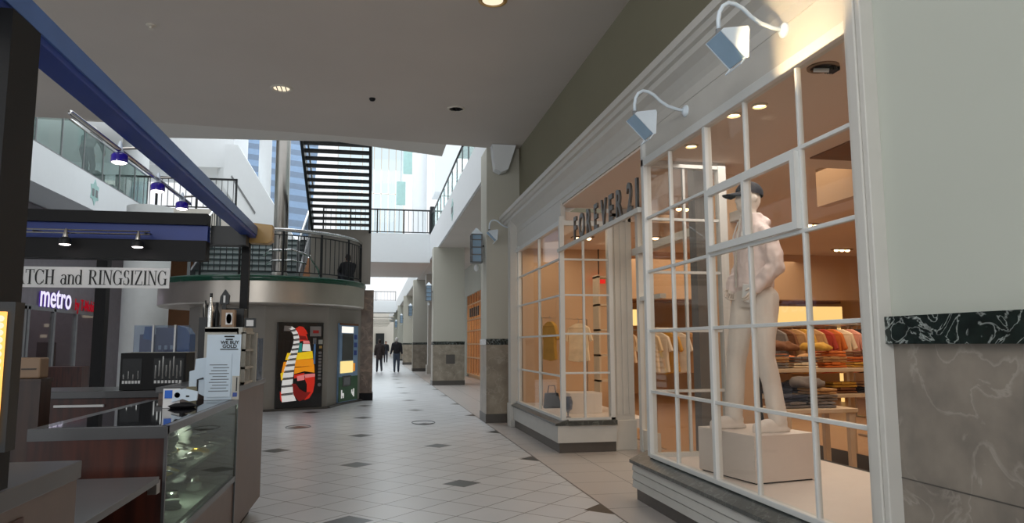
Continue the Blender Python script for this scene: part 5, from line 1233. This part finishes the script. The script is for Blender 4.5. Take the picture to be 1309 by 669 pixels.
# rear counter with display case
t = thing('rear_counter', 'dark wood rear counter of the kiosk with a pale drawer pull', 'counter', (-2.6, 7.3, 0))
box((-4.2, 7.0, .08), (-1.62, 7.7, 1.04)).build('cabinet', 'mahogany', t); box((-4.2, 6.97, 1.04), (-1.6, 7.72, 1.10)).build('worktop', 'greylam', t, bevel=.003); MB().box((-2.72, 6.97, .965), (-2.32, 6.998, .985)).build('drawer_pull', 'signwhite', t)
box((-4.1, 7.05, 0), (-1.7, 7.6, .08)).build('kick', 'blackpaint', t)
t = thing('watch_display_case', 'black display case with rows of watches on the rear counter', 'display case', (-1.9, 7.1, 1.1))
RM = Matrix.Translation((-1.98, 7.02, 1.102)) @ Matrix.Rotation(radians(0), 4, 'Z')
MB().box((-.24, .0, 0), (.31, .32, .33), RM).build('case', 'blackpaint', t, bevel=.004)
for a, c in ((-.22, -.06), (.04, .29)): MB().box((a, -.004, .05), (c, .0, .28), RM).build('window_panel', 'dark', t)
b = MB()
for i in range(6): b.box((-.215 + i * .026, -.009, .06), (-.197 + i * .026, -.004, .085), RM)
for i in range(8): b.box((.05 + i * .03, -.009, .06), (.068 + i * .03, -.004, .085), RM)
b.build('price_tags', 'signwhite', t)
b = MB()
for i in range(8): b.box((.052 + i * .03, -.009, .10 + .02 * (i % 2)), (.064 + i * .03, -.004, .22 + .04 * (i % 3)), RM)
for i in range(4): b.box((-.21 + i * .04, -.009, .10), (-.202 + i * .04, -.004, .14 + .03 * (i % 2)), RM)
b.build('watch_straps', 'silver', t)
t = thing('acrylic_display', 'clear acrylic box of blue and violet cartons on the black display case', 'display box', (-1.9, 7.1, 1.434))
MB().box((-2.13, 7.05, 1.434), (-1.66, 7.07, 1.68)).build('front_panel', 'acrylic', t); MB().box((-2.14, 7.04, 1.434), (-1.65, 7.3, 1.44)).build('tray', 'offwhite', t)
MB().box((-2.10, 7.12, 1.44), (-1.99, 7.25, 1.6)).build('grey_carton', 'violetbox', t); MB().prism([(-2.06, 7.08, 1.56), (-1.97, 7.08, 1.54), (-1.97, 7.08, 1.67), (-2.05, 7.08, 1.67)], (0, .02, 0)).build('blue_leaflet', 'bluebox', t)
MB().box((-1.96, 7.1, 1.44), (-1.79, 7.28, 1.66)).build('violet_carton', 'violetbox', t); [MB().box((x, 7.04, 1.44), (x + .015, 7.06, 1.685)).build('white_edge', 'signwhite', t) for x in (-1.975, -1.79)]
MB().prism([(-1.77, 7.08, 1.44), (-1.66, 7.08, 1.44), (-1.66, 7.08, 1.60), (-1.70, 7.08, 1.66), (-1.77, 7.08, 1.68)], (0, .2, 0)).build('blue_carton', 'bluebox', t)
b = MB(); [b.box((-1.93 + i * .05, 7.09, 1.46), (-1.905 + i * .05, 7.1, 1.50)) for i in range(3)]; b.build('white_tags', 'signwhite', t)
# left cabinet and tan machine
t = thing('kiosk_side_cabinet', 'dark brown side cabinet inside the kiosk', 'cabinet', (-2.4, 4.9, 0)); box((-3.0, 4.75, 0), (-1.93, 4.9, 1.29)).build('carcass', 'darkwood', t); box((-3.0, 4.74, 1.29), (-1.925, 4.91, 1.305)).build('top', 'darkwood', t)
t = thing('till_machine', 'tan machine with a dark slot on the side cabinet', 'machine', (-2.2, 5.0, 1.306)); MB().box((-2.5, 4.78, 1.306), (-1.95, 4.9, 1.43)).build('case', 'tan', t, bevel=.01); MB().box((-2.05, 4.775, 1.36), (-1.97, 4.78, 1.366)).build('slot', 'dark', t); MB().box((-2.45, 4.8, 1.43), (-2.1, 4.89, 1.45)).build('lid', 'dark', t, bevel=.005)

# ================================================================== LEFT SHOP AND COLUMNS BEHIND THE KIOSK
t = thing('window_5', 'lit phone shop front with glass doors behind the kiosk', 'window', (-8.6, 22.5, 0), 0, None, 'structure')
MB().box((-12, 19.9, 0), (-11.9, 25, 3.6)).box((-12, 19.8, 0), (-8.65, 19.9, 3.6)).box((-12, 25, 0), (-8.65, 25.1, 3.6)).build('interior_shell', 'storegrey', t)
MB().box((-8.7, 19.9, 2.5), (-8.6, 25, 5.1)).build('fascia', 'storegrey', t)
b = MB()
for y in (19.9, 20.1, 21.6, 23.1, 24.8): b.box((-8.66, y, 0), (-8.56, y + .12, 2.5))
b.box((-8.66, 19.9, 2.42), (-8.56, 25, 2.54)); b.build('frame', 'greymid', t)
box((-8.62, 20, .02), (-8.61, 24.9, 2.42)).build('glass', 'glass', t)
b = MB(); b.box((-11.8, 20.5, 0), (-11.2, 24, 1.1)); b.box((-11.0, 21, .0), (-10.6, 22, 1.8)); b.box((-9.6, 23.2, 0), (-9.2, 23.5, 1.6)); b.build('shop_fittings', 'storedark', t)
b = MB(); b.box((-9.8, 23.9, 0), (-9.5, 24.2, 1.6)); b.box((-10.2, 22.9, 0), (-9.9, 23.2, 1.3)); b.build('white_pedestals', 'palewhite', t)
area('phone_shop_light', (-10.2, 22.5, 3.4), (0, 0, -1), 2, 4, 26, (.9, .88, 1))
t = thing('shop_name_sign', 'glowing white and violet phone shop name with red tail letters', 'sign', (-8.56, 22.5, 2.6))
me = text_mesh('metro', .86, .92, .006, bold=.006); me2 = me.copy()
put_mesh(me2, 'violet_edge', 'metroglow', frame((-8.555, 20.62, 2.53), (0, 1, 0), (0, 0, 1)) @ Matrix.Translation((-.02, -.012, 0)) @ Matrix.Diagonal((1.015, 1.04, 1, 1)), t)
put_mesh(me, 'white_letters', 'metrolit', frame((-8.535, 20.62, 2.53), (0, 1, 0), (0, 0, 1)), t)
me = text_mesh('by T-Mobile', .46, .74, .006, bold=.004); put_mesh(me, 'red_letters', 'redlit', frame((-8.5, 22.78, 2.53), (0, 1, 0), (0, 0, 1)), t)
column('round_column', 'wide white round column behind the kiosk display case', -5.9, 20.3, 0, 5.13, .56, 'white')
tag(box((-4.88, 13.9, 0), (-4.7, 14.1, 3.3)).build('black_post', 'blackpaint'), 'tall black post between the phone shop and the white column', 'post', None, 'structure')
tag(box((-6.9, 17.2, 0), (-6.2, 17.6, 1.05)).build('brown_kiosk_counter', 'mahogany'), 'brown counter between the black post and the white column', 'counter')
# warm spots and shelves in the dim shops at the rear
for i, (x, z, w_) in enumerate(((-6.6, 2.55, .5), (-6.35, 3.5, .35), (-5.2, 2.2, .3), (-5.05, 1.8, .2))):
    tag(box((x - w_ / 2, 29.9, z), (x + w_ / 2, 29.98, z + .12)).build('wall_light', 'warmdim'), ['long low', 'upper short', 'short middle', 'lowest small'][i] + ' warm light on the dim brown shop wall', 'wall light', 'warm lights behind the landing')

# ================================================================== VENDING MACHINES
def local_frame(x0, y0, x1, y1):
    d = Vector((x1 - x0, y1 - y0, 0)); L = d.length; d.normalize()
    return Matrix.Translation((x0, y0, 0)) @ Matrix(((d.x, -d.y, 0, 0), (d.y, d.x, 0, 0), (0, 0, 1, 0), (0, 0, 0, 1))), L
VM, VL = local_frame(-2.19, 17.34, -1.19, 17.745)
t = thing('vending_machine', 'black vending machine with a tall curved picture of stacked white and coloured blocks', 'vending machine', (-1.69, 17.6, 0))
VH = 2.02
MB().box((0, -.02, .05), (VL, .10, VH), VM).build('cabinet', 'vm_black', t, bevel=.01)
MB().box((.03, .0, 0), (VL - .03, .1, .05), VM).build('foot', 'blackpaint', t)
def art(name, mat, polys, y=-.026):
    b = MB()
    for i, p in enumerate(polys):
        b.prism([VM @ Vector((u * VL, y - .0007 * (i % 4), v * VH)) for u, v in p], VM.to_3x3() @ Vector((0, .005, 0)))
        if len(polys) < 6: b.build(name, mat, t); b = MB()
    if len(polys) >= 6: b.build(name, mat, t)
# spine curve of white blocks (u across 0..1, v up 0..1)
SP = [(.24, .945, .10), (.33, .905, .10), (.385, .855, .11), (.41, .80, .12), (.405, .745, .135), (.385, .69, .15), (.355, .635, .165), (.32, .575, .18), (.29, .51, .20), (.265, .44, .215), (.245, .36, .225), (.235, .275, .23), (.24, .185, .25), (.29, .09, .30)]
polys = []; grey = []
for (u0, v0, w0), (u1, v1, w1) in zip(SP, SP[1:]):
    g_ = .018
    polys.append([(u0 - w0 / 2, v0 - g_ * .2), (u0 + w0 / 2, v0 + .012), (u1 + w1 / 2, v1 + g_), (u1 - w1 / 2, v1 + g_ * .4)])
    grey.append([(u0 - w0 / 2, v0 - .004), (u0 + w0 / 2, v0 + .012), (u0 + w0 / 2, v0 - .008), (u0 - w0 / 2, v0 - .016)])
art('white_blocks', 'vm_white', polys, -.030); art('block_shadows', 'vm_silver', grey, -.0345)
art('silver_cap', 'vm_silver', [[(.13, .90), (.27, .90), (.28, .955), (.14, .96)]], -.03)
art('red_top', 'vm_red', [[(.38, .93), (.46, .955), (.54, .95), (.61, .91), (.645, .87), (.6, .86), (.44, .86)], [(.44, .86), (.62, .86), (.655, .80), (.47, .78)]])
art('dark_red_blocks', 'vm_dred', [[(.45, .85), (.6, .84), (.64, .80), (.48, .80)], [(.33, .30), (.38, .17), (.5, .10), (.62, .12), (.75, .2), (.62, .2), (.5, .24), (.42, .30)]], -.031)
art('pink_blocks', 'vm_pink', [[(.55, .79), (.68, .79), (.70, .755), (.56, .755)], [(.60, .405), (.83, .41), (.83, .375), (.62, .36)]], -.032)
art('teal_blocks', 'vm_teal', [[(.45, .76), (.53, .76), (.53, .66), (.45, .66)]]); art('pale_blocks', 'vm_white', [[(.55, .75), (.70, .75), (.73, .67), (.54, .67)]])
art('yellow_blocks', 'vm_yellow', [[(.43, .65), (.76, .67), (.78, .585), (.41, .57)], [(.22, .65), (.30, .65), (.26, .57), (.18, .57)], [(.09, .42), (.16, .44), (.15, .36), (.11, .34)]])
art('orange_blocks', 'vm_orange', [[(.40, .57), (.78, .58), (.81, .50), (.39, .49)], [(.385, .48), (.81, .50), (.82, .42), (.60, .44), (.38, .41)], [(.15, .55), (.23, .55), (.18, .44), (.11, .43)]])
art('red_arch', 'vm_red', [[(.38, .40), (.60, .42), (.58, .385), (.38, .36)], [(.60, .36), (.83, .375), (.83, .30), (.66, .29)], [(.66, .29), (.83, .30), (.80, .20), (.72, .13), (.62, .11), (.66, .2)], [(.09, .22), (.13, .2), (.13, .10), (.10, .13)]])
art('cream_panel', 'vm_pink', [[(.44, .385), (.60, .40), (.60, .34), (.45, .33)]], -.033)
MB().box((.70 * VL, -.035, .84 * VH), (.94 * VL, -.02, .955 * VH), VM).build('coin_panel', 'vm_silver', t); MB().box((.76 * VL, -.038, .875 * VH), (.89 * VL, -.035, .91 * VH), VM).build('display_screen', 'vm_dred', t)
MB().box((.79 * VL, -.03, .52 * VH), (.83 * VL, -.02, .80 * VH), VM).build('light_strip', 'vm_bluelit', t); MB().box((.77 * VL, -.03, .75 * VH), (.84 * VL, -.02, .82 * VH), VM).build('note_slot', 'vm_silver', t)
b = MB()
for i in range(9): b.box((.90 * VL, -.03, (.34 + i * .037) * VH), (.965 * VL, -.02, (.365 + i * .037) * VH), VM)
b.build('selection_buttons', 'vm_silver', t); MB().box((.89 * VL, -.03, .75 * VH), (.98 * VL, -.02, .80 * VH), VM).build('card_reader', 'offwhite', t); MB().box((.91 * VL, -.03, .70 * VH), (.97 * VL, -.02, .73 * VH), VM).build('gold_badge', 'gold', t)
MB().lathe([(.0, 0), (.04, 0), (.04, .01)], (0, 0, 0), 18, VM @ Matrix.Translation((.93 * VL, -.03, .28 * VH)) @ Matrix.Rotation(pi / 2, 4, 'X')).build('coin_return', 'vm_silver', t)
VM, VL = local_frame(-.90, 18.62, -.47, 19.66)
t = thing('vending_machine', 'blue and green vending machine with a lit food panel', 'vending machine', (-.7, 19.1, 0))
VH = 2.04
MB().box((0, -.06, .06), (VL, .06, VH), VM).build('cabinet', 'vm_blue', t, bevel=.01); MB().box((.02, -.03, 0), (VL - .02, .06, .06), VM).build('foot', 'blackpaint', t)
def q(name, mat, a, c, y=-.066): MB().box((a[0] * VL, y, a[1] * VH), (c[0] * VL, -.055, c[1] * VH), VM).build(name, mat, t)
q('green_front', 'vm_green', (.0, .04), (1, .34)); q('lit_header', 'vm_lit', (.1, .88), (.72, .96)); q('product_window', 'vm_black', (.14, .54), (.72, .87)); q('food_panel', 'vm_food', (.06, .385), (.72, .53), -.07)
q('orange_edge', 'vm_orange', (.72, .40), (.84, .50), -.068); q('delivery_slot', 'vm_black', (.18, .22), (.62, .35), -.07); q('slot_flap', 'greymid', (.24, .235), (.56, .33), -.073); q('dark_top', 'brownpaint', (0, .975), (1, 1.0))
b = MB()
for a, c in (((.12, .08), (.17, .18)), ((.17, .11), (.22, .14)), ((.22, .08), (.26, .14)), ((.66, .12), (.71, .17)), ((.71, .10), (.76, .14)), ((.76, .08), (.81, .18))): b.box((a[0] * VL, -.072, a[1] * VH), (c[0] * VL, -.055, c[1] * VH), VM)
b.build('white_marks', 'vm_white', t)
b = MB()
for i in range(3): b.box((.78 * VL, -.07, (.6 + i * .1) * VH), (.92 * VL, -.055, (.66 + i * .1) * VH), VM)
b.build('blue_panels', 'blue', t)
# floor outlet rings
for i, (x, y) in enumerate(((-1.34, 13.95), (.96, 14.2))):
    t = thing('floor_cover', ['left', 'right'][i] + ' thin oval outline of a floor cover plate in the concourse', 'floor cover', (x, y, 0), 0, 'floor cover plates')
    MB().tube([(.22 * cos(a), .30 * sin(a), .003) for a in [2 * pi * k / 28 for k in range(28)]], .008, 6, True).build('ring', 'greymid', t, local=True)
for o in list(bpy.data.objects):
    if o.type == 'MESH' and o.parent is None and 'kind' not in o and 'category' not in o: print('UNTAGGED', o.name)
